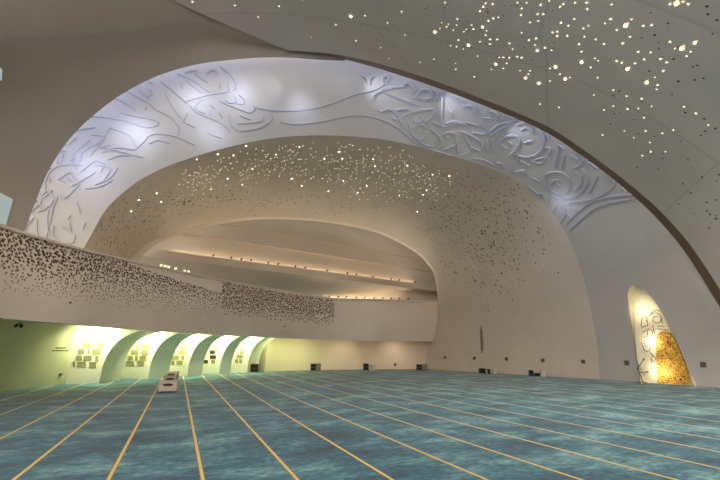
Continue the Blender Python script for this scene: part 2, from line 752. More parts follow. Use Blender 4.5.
# thin dark lettering incised beside the mosaic (pixels of the survey / 4, origin 615,275)
mc = [[(105, 205), (108, 175), (128, 165), (125, 185)], [(105, 210), (130, 200), (128, 180)], [(135, 165), (160, 150), (183, 165), (180, 190), (155, 190), (150, 170), (170, 165)],
      [(140, 155), (165, 140), (180, 145)], [(110, 230), (130, 220), (128, 245), (112, 250)], [(115, 260), (125, 290), (140, 270), (120, 255)], [(130, 215), (150, 225), (145, 250)],
      [(105, 270), (118, 300), (135, 305), (145, 280)], [(145, 260), (160, 275), (150, 300)], [(140, 310), (165, 335)], [(140, 335), (160, 350)], [(150, 200), (160, 240)], [(165, 330), (158, 348)],
      [(170, 205), (200, 205)], [(168, 215), (215, 220)], [(185, 170), (190, 195)], [(150, 318), (145, 350)]]
cu = bpy.data.curves.new('niche_lettering', 'CURVE')
cu.dimensions = '3D'
cu.bevel_depth = 0.016
for ln in mc:
    q = catmull([Vector((615 + x / 4, 275 + y / 4, 0)) for x, y in ln], 10)
    s = cu.splines.new('POLY')
    s.points.add(len(q) - 1)
    for i, p in enumerate(q):
        s.points[i].co = (*(on_back(p.x, p.y, 0.01) - base), 1)
cu.materials.append(plain('lettering_brown', (96, 66, 34), 0.6))
to_mesh('niche_lettering', cu, mih)
# ------------------------------------------------------------------ left shell (plain, folded)
fold_px = [(-300, 330, 8.0), (-260, 250, 8.0), (-170, 140, 8.2), (-80, 72, 8.8), (0, 38, 9.8), (60, 34, 11.2), (120, 30, 12.6), (190, 21, 14.2), (245, 34, 15.6), (290, 46, 17.0), (345, 52, 18.2)]
fold3 = [P(u, v, d) for u, v, d in fold_px]
mid_px = [(-120, 300, 11.2), (-90, 245, 11.2), (-45, 150, 11.4), (5, 98, 12.0), (65, 74, 12.9), (110, 62, 13.9), (165, 48, 15.0), (215, 41, 15.9), (262, 46, 16.8), (305, 51, 17.5), (345, 56, 18.0)]
mid3 = [P(u, v, d) for u, v, d in mid_px]
far3 = [p + Vector((-0.6, -17.5 if i < 7 else -19, 0.9)) for i, p in enumerate(fold3)]
far3 = [Vector((p.x, -8.9, p.z)) for p in far3]
gA = grid_rows([LL3, mid3, fold3], 80, 8)
gB = grid_rows([fold3, far3], 80, 10)
g_left = gA + gB[1:]
shell_left = structure(grid_mesh('ceiling_left', g_left, M['left'], None, True, 0.25, (0, 4, 3)))
bvh_left = bvh_of(g_left)

# ------------------------------------------------------------------ right shell with the star lights
NR = 110
r_c = catmull(R3, NR)
A0, A1, A2 = P(287, 50.5, 17.0), P(172, 0, 13.0), P(40, -75, 9.6)
offs = [Vector(), A1 - A0, A2 - A0, Vector((-8.5, -26.0, -2.2))]
offr = [Vector(), Vector((0.2, -4.2, 0)), Vector((0.4, -8.0, 0)), Vector((0.6, -27.8, 0))]
rows_r = []
for k in range(4):
    row = []
    for j, p in enumerate(r_c):
        t = j / (NR - 1)
        w = (1 - t) ** 2.2
        o = offs[k] * w + offr[k] * (1 - w)
        o.z += math.sin(math.pi * min(1, t * 1.1)) * 0.25 * k
        q = p + o
        if k == 3:
            q.y = -8.95
        row.append(q)
    rows_r.append(row)
g_right = grid_rows(rows_r, NR, 12)
shell_right = structure(grid_mesh('ceiling_right', g_right, M['near'], None, True, 0.22, (3, 4, 3)))
bvh_right = bvh_of(g_right)
# brown soffit that follows the lip
wid = lambda u: (lerp(u, 287, 400, 0.0, 1.0) if u < 400 else 1.0)
tr_rows = [[], []]
for i, (u, v) in enumerate(R_px):
    a = Vector((R_px[max(0, i - 1)][0], R_px[max(0, i - 1)][1], 0))
    b = Vector((R_px[min(len(R_px) - 1, i + 1)][0], R_px[min(len(R_px) - 1, i + 1)][1], 0))
    t = (b - a).normalized()
    nrm = Vector((-t.y, t.x, 0))            # towards the hall side of the lip
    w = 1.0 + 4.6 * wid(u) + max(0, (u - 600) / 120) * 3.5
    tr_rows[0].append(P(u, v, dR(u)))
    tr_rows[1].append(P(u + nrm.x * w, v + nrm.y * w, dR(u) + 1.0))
for r in tr_rows:
    r[-1].z = max(r[-1].z, 0.0)
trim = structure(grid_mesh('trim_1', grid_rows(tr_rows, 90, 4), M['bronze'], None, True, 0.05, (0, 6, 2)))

# skylight slot above the lip: panes of daylight between shell and band
s0 = [P(u, v - 8, dR(u) + 0.9) for u, v in R_px[1:12]]
s1 = [P(u + 14, v - 24, dE(u) - 0.15) for u, v in R_px[1:12]]
sky_o = structure(grid_mesh('window_1', grid_rows([s0, s1], 40, 3), M['sky'], None, True))

s2 = [P(u - 3, v - 5, dL(u) + 0.7) for u, v in LL_px[4:]]
s3 = [P(u - 6 if u < 200 else u, v - 12, dE(u) - 0.2) for u, v in LL_px[4:]]
structure(grid_mesh('window_4', grid_rows([s2, s3], 30, 3), M['sky'], None, True))  # glowing pane added along the left lip to throw blue on the band

# ------------------------------------------------------------------ balcony
ZB = EYE * 1.45
bot_px = [(-160, 296), (-80, 308.5), (0, 318), (35, 321.2), (70, 324), (115, 328), (160, 331.3), (200, 334), (240, 336.2), (285, 338.4), (330, 340), (380, 341), (430, 341.3), (455, 341.2)]
bot3 = []
bal_D = {285: 31.8, 330: 35.2, 380: 36.6, 430: 39.4, 455: 42.0}
for u, v in bot_px:
    bot3.append(P(u, v, bal_D[u]) if u in bal_D else W(u, v, ZB))
top_px = [(-160, 176), (-80, 202.5), (0, 227), (40, 239), (80, 250), (130, 261.5), (180, 272), (225, 281), (262, 287.5), (300, 294), (340, 299.5), (370, 301.5), (400, 301.8), (455, 301)]


def depth_at(u):
    us = [b[0] for b in bot_px]
    for i in range(len(us) - 1):
        if us[i] <= u <= us[i + 1]:
            return lerp(u, us[i], us[i + 1], bot3[i].y, bot3[i + 1].y)
    return bot3[-1].y


top3 = [P(u, v, depth_at(u) - 0.1) for u, v in top_px]
NB = 150
gb = grid_rows([bot3, top3], NB, 12)
for i in range(len(gb)):
    t = i / (len(gb) - 1)
    for j in range(NB):
        nrm = Vector((0.8, -0.4 if i == 0 else -0.6, 0))
        gb[i][j] = gb[i][j] + nrm * (0.18 * math.sin(math.pi * t))
parapet = structure(grid_mesh('wall_balcony', gb, M['balcony'], None, True, 0.22, (2, 2, 2)))
bvh_par = bvh_of(gb)

# perforations of the parapet
nb_ = [catmull([gb[i][j] for i in range(len(gb))], 25) for j in range(NB)]


def gp_(s, t):
    x = s * (NB - 1)
    j = min(NB - 2, int(x))
    y = t * 24
    i = min(23, int(y))
    fx, fy = x - j, y - i
    a = nb_[j][i].lerp(nb_[j + 1][i], fx)
    b = nb_[j][i + 1].lerp(nb_[j + 1][i + 1], fx)
    p = a.lerp(b, fy)
    du = (nb_[j + 1][i] - nb_[j][i]).normalized()
    dv = (nb_[j][i + 1] - nb_[j][i]).normalized()
    nn = du.cross(dv)
    if nn.dot(O - p) < 0:
        nn = -nn
    return p, du, dv, nn.normalized()


def project(p):
    d = p - O
    y = d.y * cp + d.z * sp_
    z = -d.y * sp_ + d.z * cp
    return 360 + F * d.x / y, 240 - F * z / y


def pit(bm, p, du, dv, nn, pts, back=0.012):
    """a small faceted opening insert set into a surface"""
    top = [bm.verts.new(p + du * a + dv * b + nn * 0.006) for a, b in pts]
    bo = [bm.verts.new(p + du * a + dv * b - nn * back) for a, b in pts]
    bm.faces.new(top)
    for i in range(len(top)):
        k = (i + 1) % len(top)
        bm.faces.new([bo[i], bo[k], top[k], top[i]])


bmA, bmB, bmC = bmesh.new(), bmesh.new(), bmesh.new()
L_tot = sum((gb[6][j + 1] - gb[6][j]).length for j in range(NB - 1))
step = 0.118
ns = int(L_tot / step)
for i in range(ns):
    for k in range(24):
        s = (i + 0.5 * (k % 2) + random.uniform(-0.42, 0.42)) / ns
        t = (k + 0.5 + random.uniform(-0.42, 0.42)) / 24
        if not 0 < s < 1 or t > 0.985 or t < 0.28:
            continue
        p, du, dv, nn = gp_(s, t)
        u, v = project(p)
        if u > 334 or u < -30:
            continue
        if u < 222:
            lim = 0.985 if u < 132 else lerp(u, 132, 222, 0.95, 0.74)
            if t > lim:
                continue
            g = min(1.0, max(0.0, (t - 0.3) / 0.45))
            if random.random() > 0.5 + 0.5 * g:
                continue
            r = 0.016 + 0.038 * g * random.uniform(0.6, 1.2)
            r *= 1 + 0.25 * random.random()
            a0 = random.choice((0, math.pi)) + random.uniform(-0.25, 0.25)
            tri = [(r * 1.25 * math.cos(a0 + w), r * 1.1 * math.sin(a0 + w)) for w in (0.3, 2.4, 4.5)]
            pit(bmA if random.random() < 0.42 else bmB, p, du, dv, nn, tri)
        else:
            g = min(1.0, max(0.0, (t - 0.33) / 0.3))
            if t < 0.36 or t > 0.97 or random.random() > 0.45 + 0.5 * g:
                continue
            r = 0.03 + 0.018 * g
            pit(bmA if random.random() < 0.12 else bmC if random.random() < 0.65 else bmB, p, du, dv, nn, [(-r, -r), (r, -r), (r, r), (-r, r)])
for nm_, b_, mt in (('perforation', bmA, M['fasciahole']), ('perforation', bmB, M['brownhole']), ('perforation', bmC, M['meshhole'])):
    o = part(nm_, b_, mt, parapet)
    o['kind'] = 'stuff'
# edge of the mesh screen and a slim coping along the rim
cope = grid_mesh('coping', grid_rows([[p + Vector((0.10, -0.08, -0.02)) for p in top3], [p + Vector((0.10, -0.08, 0.06)) for p in top3], [p + Vector((-0.3, 0.24, 0.06)) for p in top3]], 120, 2, False), M['balcony'], parapet, True, 0.03, (0, 0, 20))

# ------------------------------------------------------------------ wall below the balcony, soffit, gallery slab
ZS = 3.12
wl = [Vector((-19.5, -8.9, 0)), Vector((-19.0, 4, 0)), W(-90, 402), W(0, 391.2), W(33, 387.3), W(65, 384.2)]
gw = grid_rows([wl, [p + Vector((0, 0, ZS)) for p in wl]], 40, 4)
wall_left = structure(grid_mesh('wall_left', gw, M['sidewall'], None, True, 0.25, (5, 15, 1)))
bvh_wl = bvh_of(gw)

fins_px = [((99, 382.1), (120, 380.2)), ((148, 378.6), (168, 377.4)), ((187, 376.3), (201.5, 375.4)), ((219, 374.4), (230, 373.7)), ((247, 372.7), (258, 372.0))]


def prof(z):
    tb = [(0, 0), (0.9, 0.05), (1.4, 0.16), (1.9, 0.36), (2.25, 0.62), (2.5, 0.92), (2.7, 1.32), (2.85, 1.8), (2.97, 2.5), (3.06, 3.4), (3.14, 4.6)]
    for i in range(len(tb) - 1):
        if tb[i][0] <= z <= tb[i + 1][0]:
            return lerp(z, tb[i][0], tb[i + 1][0], tb[i][1], tb[i + 1][1])
    return tb[-1][1]


ZL = [0, 0.5, 0.9, 1.2, 1.5, 1.8, 2.05, 2.25, 2.42, 2.56, 2.68, 2.78, 2.86, 2.93, 2.99, 3.04, 3.09, 3.135]
fin_objs = []
for i, (a, b) in enumerate(fins_px):
    pa, pb = W(*a), W(*b)
    if i == 0:
        pa = P(99, 382.1, 23.1)
        pa.z = 0
        left0 = W(65, 384.2)
        wdir = (pa - left0).normalized()
    else:
        wdir = Vector((1.0, 0.03, 0)).normalized()
        left0 = pa - wdir * 3.4
    wdir2 = wdir
    back = pb - wdir * 3.4
    bm = bmesh.new()
    near_e, far_e, near_l, far_l = [], [], [], []
    for z in ZL:
        p = prof(z)
        zz = Vector((0, 0, z))
        near_e.append(bm.verts.new(pa + wdir2 * p + zz))
        far_e.append(bm.verts.new(pb + wdir2 * p + zz))
        near_l.append(bm.verts.new(left0 + zz))
        far_l.append(bm.verts.new(back + zz))
    f_side = []
    for k in range(len(ZL) - 1):
        bm.faces.new([near_e[k], far_e[k], far_e[k + 1], near_e[k + 1]])
        bm.faces.new([near_l[k], near_e[k], near_e[k + 1], near_l[k + 1]])
        bm.faces.new([far_e[k], far_l[k], far_l[k + 1], far_e[k + 1]])
        bm.faces.new([far_l[k], near_l[k], near_l[k + 1], far_l[k + 1]])
    bm.faces.new([near_e[-1], far_e[-1], far_l[-1], near_l[-1]])
    o = part('trim_%d' % (i + 2), bm, M['white'], None, True)
    o.data.set_sharp_from_angle(angle=math.radians(35))
    structure(o)
    fin_objs.append((o, left0, pa, pb, wdir))
# shelf niches on the near face of every fin (survey pixels)
n_px = [
    [(83, 343, 90.5, 348), (92.5, 343, 94.7, 348), (96.7, 343, 103, 348), (78.3, 349.3, 84, 354), (88, 349.3, 89.8, 354), (92.2, 349.3, 100.7, 354), (76.2, 355.7, 82, 360.5), (83.5, 355.7, 91.7, 360.5), (95.2, 355.7, 98.5, 361), (73, 361.5, 75, 367), (77.3, 362, 86, 367), (89.3, 362, 96, 367.5)],
    [(136.5, 344, 139, 349), (141, 344, 150, 349), (131, 350.2, 138.3, 354.8), (141, 350.2, 148, 354.8), (128, 356, 133, 360.5), (135, 356, 138, 360.5), (139.5, 356, 146.3, 360.5), (126.3, 361.3, 134.5, 366), (137, 361.3, 144, 366)],
    [(181, 345, 188.5, 348.8), (173, 350, 175.5, 354), (178, 350, 186, 354), (172, 355.5, 179, 359.5), (181.5, 355.5, 184.5, 359.5), (171.5, 360.8, 174.5, 365), (176.5, 360.8, 182.7, 365)],
    [(213, 345.5, 218.5, 349), (209.8, 350.2, 215, 354), (209.8, 355.3, 216, 359), (204, 360, 208, 363.5), (211.3, 360, 215, 363.5)],
    [(241, 346, 244.8, 349), (239.8, 350.5, 243.8, 354), (236.5, 355, 243, 358.2), (235, 359.2, 238, 363), (239.3, 359.2, 242, 363)],
]
for i, (o, left0, pa, pb, wdir) in enumerate(fin_objs):
    nrm = Vector((wdir.y, -wdir.x, 0))
    if nrm.y > 0:
        nrm = -nrm
    for j, (u0, v0, u1, v1) in enumerate(n_px[i]):
        q = []
        face_n = Vector(((pa - left0).y, -(pa - left0).x, 0)).normalized()
        if face_n.y > 0:
            face_n = -face_n
        for (u, v) in ((u0, v1), (u1, v1), (u1, v0), (u0, v0)):
            d = ray(u, v)
            t = (pa - O).dot(face_n) / d.dot(face_n)
            q.append(O + d * t)
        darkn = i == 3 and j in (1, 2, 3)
        bm = bmesh.new()
        fr = [bm.verts.new(p + face_n * 0.02) for p in q]
        cen_ = sum(q, Vector()) / 4
        inn = [bm.verts.new(cen_ + (p - cen_) * 0.86 + face_n * 0.02) for p in q]
        bk = [bm.verts.new(cen_ + (p - cen_) * 0.86 + face_n * 0.006) for p in q]
        wa = [bm.verts.new(p - face_n * 0.02) for p in q]
        for k in range(4):
            m_ = (k + 1) % 4
            bm.faces.new([fr[k], fr[m_], inn[m_], inn[k]])
            bm.faces.new([inn[k], inn[m_], bk[m_], bk[k]])
            bm.faces.new([wa[k], wa[m_], fr[m_], fr[k]])
        bm.faces.new(bk)
        nn_ = part('wall_shelf', bm, M['darkniche'] if darkn else M['niche'], o)
# far wall that closes the bays and runs on to the vault foot
back_line = [W(65, 384.2) + Vector((-3.2, 0.6, 0)), Vector((-18.0, 27.0, 0)), Vector((-15.5, 31, 0)), Vector((-13.2, 34.2, 0)), Vector((-10.6, 36.4, 0)), W(262, 371.6), W(275, 371.2), W(300, 370.5), W(330, 369.9), W(375, 369.4), W(424, 369.0), W(470, 367.0)]
lean = [0, 0, 0, 0, 0, 0, 0.4, 0.8, 1.1, 1.2, 1.2, 1.2]
gfw = grid_rows([back_line, [p + Vector((-0.3 * k, 1.0 * k, ZS)) for p, k in zip(back_line, lean)]], 90, 4)
structure(grid_mesh('wall_far', gfw, M['beigewall'], None, True, 0.25, (0, 20, 1)))
bvh_far = bvh_of(gfw)
# soffit
sof_out = [p + Vector((-0.25, 0.2, 0)) for p in bot3[:-1]]
for p in sof_out:
    p.z = ZS - 0.03
inner_line = [Vector((-19.2, 3, 0)), Vector((-19.2, 12, 0)), W(-10, 392.4), W(65, 384.2) + Vector((-3.0, 0, 0)), Vector((-18.2, 28, 0)), Vector((-15, 33.5, 0)), Vector((-10.5, 37.6, 0)), W(300, 370.2), W(380, 369.0), W(424, 368.4), W(450, 368)]
inner_line = [Vector((p.x, p.y, ZS)) for p in inner_line]
gso = grid_rows([sof_out, inner_line], 80, 8)
structure(grid_mesh('ceiling_gallery_soffit', gso, M['white'], None, True, 0.2, (0, 10, 0)))

# ------------------------------------------------------------------ gallery above
def lv(u, v, z):
    return W(u, v, z)


def line_through(p, q, e0, e1):
    d = q - p
    return [p + d * (e0 + (e1 - e0) * t / 4) for t in range(5)]


c1a, c1b = lv(172, 251.5, 9.0), lv(437, 286.0, 9.0)
c2a, c2b = lv(310, 297.2, 7.0), lv(438, 300.8, 7.0)
gdir = (c1b - c1a).normalized()
gn = Vector((-gdir.y, gdir.x, 0))
if gn.y < 0:
    gn = -gn
cove1 = line_through(c1a, c1b, -0.55, 1.35)
cove2 = line_through(c2a, c2b, -2.4, 1.6)


def sh(l, back, up):
    return [p + gn * back + Vector((0, 0, up)) for p in l]


def cove_beam(name, line, mat):
    rows_ = [sh(line, 1.0, -0.32), sh(line, 0.12, -0.32), sh(line, 0.12, 0.0), sh(line, 0, 0.0), sh(line, -0.05, -0.5)]
    return grid_rows(rows_, 30, 1, False)


cv1_to2 = [p for p in cove2]
rows_1 = [sh(cove2, 1.0, -0.30), sh(cove2, 0.9, 0.9)]
# face of the upper ledge, from behind the lower cove up to the upper cove edge
low_face = [p + Vector((0, 0, 0)) for p in sh(cove2, 1.1, -0.35)]
gS1 = grid_rows([low_face, sh(cove1, 1.3, -0.75), sh(cove1, 0.03, -0.6), cove1, sh(cove1, 0.12, 0.0), sh(cove1, 0.12, -0.3), sh(cove1, 1.0, -0.32)], 40, 4, False)
structure(grid_mesh('ceiling_gallery_ledge', gS1, M['gallery'], None, True, 0.0))
up0 = sh(cove1, 1.0, -0.34)
up1 = sh(cove1, 0.70, 1.75)
up1b = sh(cove1, 0.45, 1.72)
up2 = sh(cove1, 0.20, 2.95)
up2b = sh(cove1, -0.05, 2.92)
up3 = sh(cove1, -0.3, 4.0)
up4 = sh(cove1, -0.7, 5.2)
up5 = sh(cove1, -1.0, 8.4)
gS2 = grid_rows([up0, up1, up1b, up2, up2b, up3, up4, up5], 40, 3, False)
structure(grid_mesh('ceiling_gallery', gS2, M['gallery'], None, True, 0.0))
gS3 = grid_rows([sh(cove2, 1.1, -0.32), sh(cove2, 0.12, -0.3), sh(cove2, 0.12, 0), sh(cove2, 0, 0), sh(cove2, 0.0, -0.35), [Vector((p.x, p.y, 3.2)) for p in sh(cove2, 0.0, 0)]], 40, 3, False)
structure(grid_mesh('wall_gallery_lower', gS3, M['gallery'], None, True, 0.0))
# added roof and end walls, unseen, that keep sky light out of the gallery
rf = sh(cove1, -1.0, 8.35)
roof_f = [Vector((x, y, 18.6)) for x, y in ((-27, 17.5), (-15, 20.5), (-4, 23.5), (8, 26), (19, 27))]
structure(grid_mesh('ceiling_light_block', grid_rows([rf, roof_f], 20, 4), M['gallery'], None, True, 0.0))
for nm_, i_ in (('wall_light_block_left', 0), ('wall_light_block_right', -1)):
    a_, b_ = cove1[i_], roof_f[i_]
    lo_a = Vector((a_.x, a_.y, 0)) + gn * 1.2
    hi_a = Vector((rf[i_].x, rf[i_].y, 18.6))
    structure(grid_mesh(nm_, grid_rows([[lo_a, Vector((b_.x, b_.y, 0))], [hi_a + gn * 2.2, b_]], 4, 4), M['gallery'], None, True, 0.0))
# the end walls above are added to block the sky light
# LED strips lying in the two coves
def strip(name, p, q, label, r=0.035):
    o = thing(name, label, 'light strip', (p + q) / 2)
    bm = bmesh.new()
    c = (p + q) / 2
    tube(bm, p - c, q - c, r, n=8)
    part('led_tube', bm, M['led'], o, True)
    bm = bmesh.new()
    d = (q - p).normalized()
    side = gn * 0.07
    up = Vector((0, 0, -r - 0.01))
    quad = [p - c - side + up, q - c - side + up, q - c + side + up, p - c + side + up]
    a = [bm.verts.new(x) for x in quad]
    b = [bm.verts.new(x - Vector((0, 0, 0.05))) for x in quad]
    bm.faces.new(a)
    bm.faces.new(list(reversed(b)))
    for i in range(4):
        k = (i + 1) % 4
        bm.faces.new([b[i], b[k], a[k], a[i]])
    part('channel', bm, M['steel'], o)
    return o


def at_line(line, u):
    a, b = line[0], line[-1]
    best = None
    for i in range(2001):
        p = a.lerp(b, i / 2000)
        e = abs(project(p)[0] - u)
        if best is None or e < best[0]:
            best = (e, p)
    return best[1]


l1, l2 = sh(cove1, 0.72, -0.19), sh(cove2, 0.72, -0.17)
strip('cove_light', at_line(l1, 173), at_line(l1, 414), 'long warm light strip on the upper gallery ledge')
strip('cove_light', at_line(l2, 250), at_line(l2, 407), 'shorter warm light strip on the lower gallery ledge just above parapet')


def spot(p, label, group):
    o = thing('gallery_spotlight', label, 'spotlight', p, math.atan2(gdir.y, gdir.x), group)
    bm = bmesh.new()
    tube(bm, (0, 0, 0), (0, 0, 0.07), 0.03)
    box(bm, 0, 0, 0.005, 0.12, 0.10, 0.01)
    part('bracket', bm, M['black'], o)
    bm = bmesh.new()
    tube(bm, (0, 0.09, 0.10), (0, -0.13, 0.16), 0.055, 0.075)
    part('barrel', bm, M['black'], o)
    return o


def copy_tree(o, parent=None):
    c = o.copy()
    C.objects.link(c)
    if parent:
        c.parent = parent
    for ch in [x for x in bpy.data.objects if x.parent == o]:
        copy_tree(ch, c)
    return c


kids = {}


def dup(o, loc, label=None, rot=None):
    c = o.copy()
    C.objects.link(c)
    c.location = loc
    if rot is not None:
        c.rotation_mode = 'QUATERNION'
        c.rotation_quaternion = rot
    if label:
        c['label'] = label
    for ch in kids.setdefault(o.name, list(o.children)):
        d = ch.copy()
        C.objects.link(d)
        d.parent = c
    return c


lA = sh(cove1, 0.06, 0.0)
lB = sh(cove2, 0.06, 0.0)
s0_ = None
for u in (213, 231, 241.5, 251, 268, 278, 295, 305, 327, 347, 356, 373, 391, 399, 415):
    p = at_line(lA, u)
    if s0_ is None:
        s0_ = spot(p, 'small black spotlight perched on the upper lit gallery ledge', 'upper ledge spotlights')
    else:
        dup(s0_, p)
s1_ = None
for u in (320, 329, 338, 346, 356, 365, 374, 382.5, 391, 399, 408):
    p = at_line(lB, u)
    if s1_ is None:
        s1_ = spot(p, 'small black spotlight perched on the lower lit gallery ledge', 'lower ledge spotlights')
    else:
        dup(s1_, p)

# ------------------------------------------------------------------ calligraphy relief on the arch band
def S(ox, oy, k, lst):
    return [[(ox + x / k, oy + y / k) for x, y in ln] for ln in lst]


def circ(x, y, r, a0=0, a1=330):
    return [(x + r * math.cos(math.radians(a)), y + r * math.sin(math.radians(a))) for a in range(a0, a1 + 1, 30)]


right = S(350, 60, 4.8, [
    [(55, 75), (75, 85), (92, 115)], [(92, 115), (95, 90), (115, 78)], [(160, 100), (158, 82), (175, 75), (188, 88), (178, 100), (165, 96)], [(160, 102), (185, 118)],
    [(250, 130), (275, 108), (310, 145), (290, 158)], [(118, 200), (108, 188), (115, 168), (140, 150), (200, 132), (250, 130)], [(160, 152), (230, 180), (330, 218)],
    [(320, 175), (345, 142), (385, 150), (395, 180), (350, 190), (325, 178)], [(395, 140), (420, 160), (415, 185), (400, 195)], [(445, 150), (442, 230), (436, 318)],
    [(485, 178), (520, 195), (540, 205)], [(470, 240), (488, 255), (485, 270)], [(135, 240), (150, 250), (180, 235), (215, 250), (240, 290), (258, 330)], [(220, 240), (270, 235), (290, 245)],
    [(255, 270), (300, 250), (350, 240), (400, 235)], [(305, 285), (320, 300), (350, 285), (340, 270)], [(280, 300), (290, 330), (298, 355)], [(360, 300), (410, 258), (400, 250)],
    circ(335, 345, 36), [(385, 330), (430, 370), (440, 410), (425, 425)], [(325, 380), (350, 405), (400, 415), (412, 390)], [(325, 345), (340, 335)],
    [(435, 370), (460, 350), (500, 350), (510, 380), (500, 410), (450, 430)], [(515, 390), (518, 450)], [(400, 300), (450, 320), (500, 305), (560, 300)], [(530, 340), (565, 380), (575, 400)],
    [(460, 365), (475, 370)], [(300, 180), (320, 188)], [(205, 280), (222, 290)], [(175, 240), (178, 246)], [(350, 195), (360, 200)]])
right += S(430, 80, 4.8, [
    [(100, 80), (150, 105)], [(160, 125), (200, 125), (215, 150), (210, 170)], [(280, 145), (320, 165), (315, 195)], [(355, 165), (340, 200)], [(405, 180), (370, 220), (345, 275)],
    [(70, 210), (120, 200), (180, 220)], [(185, 205), (230, 220)], [(240, 200), (270, 240), (255, 260), (200, 250)], [(150, 245), (200, 270), (245, 300), (245, 340), (195, 320)],
    [(160, 260), (190, 310), (190, 345), (150, 360)], [(275, 280), (272, 350)], [(300, 285), (300, 345)], [(270, 262), (330, 215), (400, 200)], [(280, 270), (340, 235), (410, 190), (385, 178)],
    [(375, 330), (340, 310), (350, 280), (400, 265), (430, 290), (410, 335), (380, 360)], [(375, 295), (395, 310)], [(410, 215), (470, 205), (525, 245), (540, 300), (520, 350), (460, 370), (400, 355)],
    [(435, 240), (460, 228), (490, 240), (488, 255)], [(450, 300), (490, 290)], [(410, 345), (420, 360), (415, 395)], [(430, 385), (475, 410)], [(390, 420), (380, 465)], [(320, 395), (345, 405), (360, 430)],
    [(200, 375), (260, 385), (310, 410)], [(410, 440), (450, 435), (460, 455)], [(485, 385), (530, 400), (555, 370)], [(560, 260), (570, 290)], [(250, 180), (290, 185)], [(95, 150), (103, 168)]])
right += S(520, 130, 4.36, [
    [(80, 0), (105, 40), (90, 100)], [(110, 75), (130, 80), (125, 110)], [(165, 65), (160, 110), (148, 165)], [(170, 65), (195, 85)], [(190, 110), (178, 170)], [(215, 105), (255, 130)],
    [(240, 85), (270, 110), (265, 150), (230, 165)], [(265, 165), (295, 200), (285, 250), (240, 290), (200, 300)], [(300, 140), (340, 170)], [(340, 200), (320, 235), (300, 278)],
    [(380, 190), (410, 225), (390, 260), (320, 300), (200, 320)], [(170, 215), (140, 225), (135, 260), (175, 280), (215, 260), (215, 215), (175, 185), (120, 190), (105, 230), (140, 285), (200, 305)],
    [(160, 230), (178, 245)], [(445, 250), (462, 270)], [(497, 283), (497, 308)], [(490, 281), (400, 290), (320, 310), (260, 350), (200, 410)], [(480, 300), (350, 330), (290, 370), (215, 438)],
    [(0, 180), (30, 195)], [(50, 205), (85, 225)], [(35, 240), (65, 270), (95, 300), (100, 280), (75, 275)], [(130, 295), (120, 325)], [(160, 325), (145, 365)], [(185, 320), (200, 355), (180, 405)],
    [(200, 360), (225, 385)], [(230, 340), (255, 360)], [(240, 180), (250, 195)], [(275, 250), (300, 215)], [(60, 130), (100, 120)], [(235, 270), (262, 240), (270, 200)]])
left = S(120, 50, 4.0, [
    [(5, 150), (60, 180), (120, 215), (145, 240)], [(0, 200), (40, 220), (62, 245)], [(0, 252), (80, 268), (140, 280), (150, 300), (110, 310)], [(10, 280), (110, 312)], [(95, 170), (110, 185), (130, 175)],
    [(110, 150), (130, 170)], [(145, 240), (200, 265), (235, 310), (230, 340)], [(165, 125), (220, 170), (270, 215)], [(180, 170), (210, 225), (248, 278)], [(230, 95), (290, 120), (360, 172)], [(260, 118), (330, 175)],
    [(260, 90), (300, 80), (310, 90)], [(300, 95), (350, 130)], [(345, 95), (370, 78), (390, 90), (385, 105)], [(400, 65), (440, 95), (463, 130), (458, 162)], [(400, 130), (400, 155)], [(245, 130), (248, 155)],
    [(280, 220), (310, 250), (400, 290), (440, 325)], [(265, 205), (350, 180), (430, 165), (430, 130)], [(420, 200), (440, 212), (465, 205), (460, 185)], [(475, 180), (497, 195), (495, 215), (470, 215)],
    [(360, 220), (380, 235)], [(360, 250), (355, 270)], [(395, 250), (410, 270)], [(435, 255), (445, 300), (475, 325)], [(400, 205), (460, 230), (520, 250), (540, 235)], [(480, 260), (525, 280)],
    [(480, 325), (560, 310), (605, 280), (605, 258)], [(470, 295), (560, 285), (570, 265)], [(105, 350), (140, 335), (220, 345), (300, 380)], [(60, 400), (110, 350)], [(100, 240), (105, 225)],
    [(260, 290), (300, 310)], [(350, 330), (410, 355)], [(60, 130), (70, 120)], [(110, 120), (130, 135)], [(200, 375), (150, 360), (115, 375)], [(270, 250), (250, 290)], [(330, 195), (300, 230), (340, 255)], [(535, 225), (545, 245)]])
left += S(0, 140, 4.0, [
    [(280, 90), (310, 40), (360, 0)], [(320, 85), (330, 50), (370, 20)], [(250, 10), (270, 25)], [(225, 50), (250, 55), (245, 90)], [(225, 70), (230, 95)], [(180, 200), (180, 160), (210, 115), (270, 98), (330, 100)],
    [(195, 140), (200, 170)], [(240, 155), (260, 170)], [(270, 150), (285, 165)], [(285, 185), (320, 165), (380, 130)], [(400, 130), (420, 95)], [(155, 210), (170, 230), (210, 200)],
    [(165, 240), (160, 260), (185, 280)], [(120, 280), (145, 260)], [(135, 270), (130, 290)], [(150, 290), (200, 260), (215, 230)], [(230, 225), (208, 280), (195, 350)], [(240, 215), (260, 240)],
    [(105, 345), (100, 370), (110, 390)], [(115, 320), (105, 345)], [(150, 320), (140, 350), (155, 390)], [(185, 310), (190, 360), (180, 400)], [(215, 340), (210, 380), (240, 410)], [(245, 340), (270, 360)],
    [(300, 380), (290, 410), (265, 410)], [(330, 360), (340, 330)], [(380, 180), (440, 150), (470, 110)], [(340, 195), (400, 185), (450, 160)], [(270, 320), (280, 300)], [(150, 240), (130, 255)],
    [(430, 80), (480, 60), (520, 65)], [(410, 50), (470, 30), (540, 40)], [(360, 65), (385, 35), (440, 20)]])
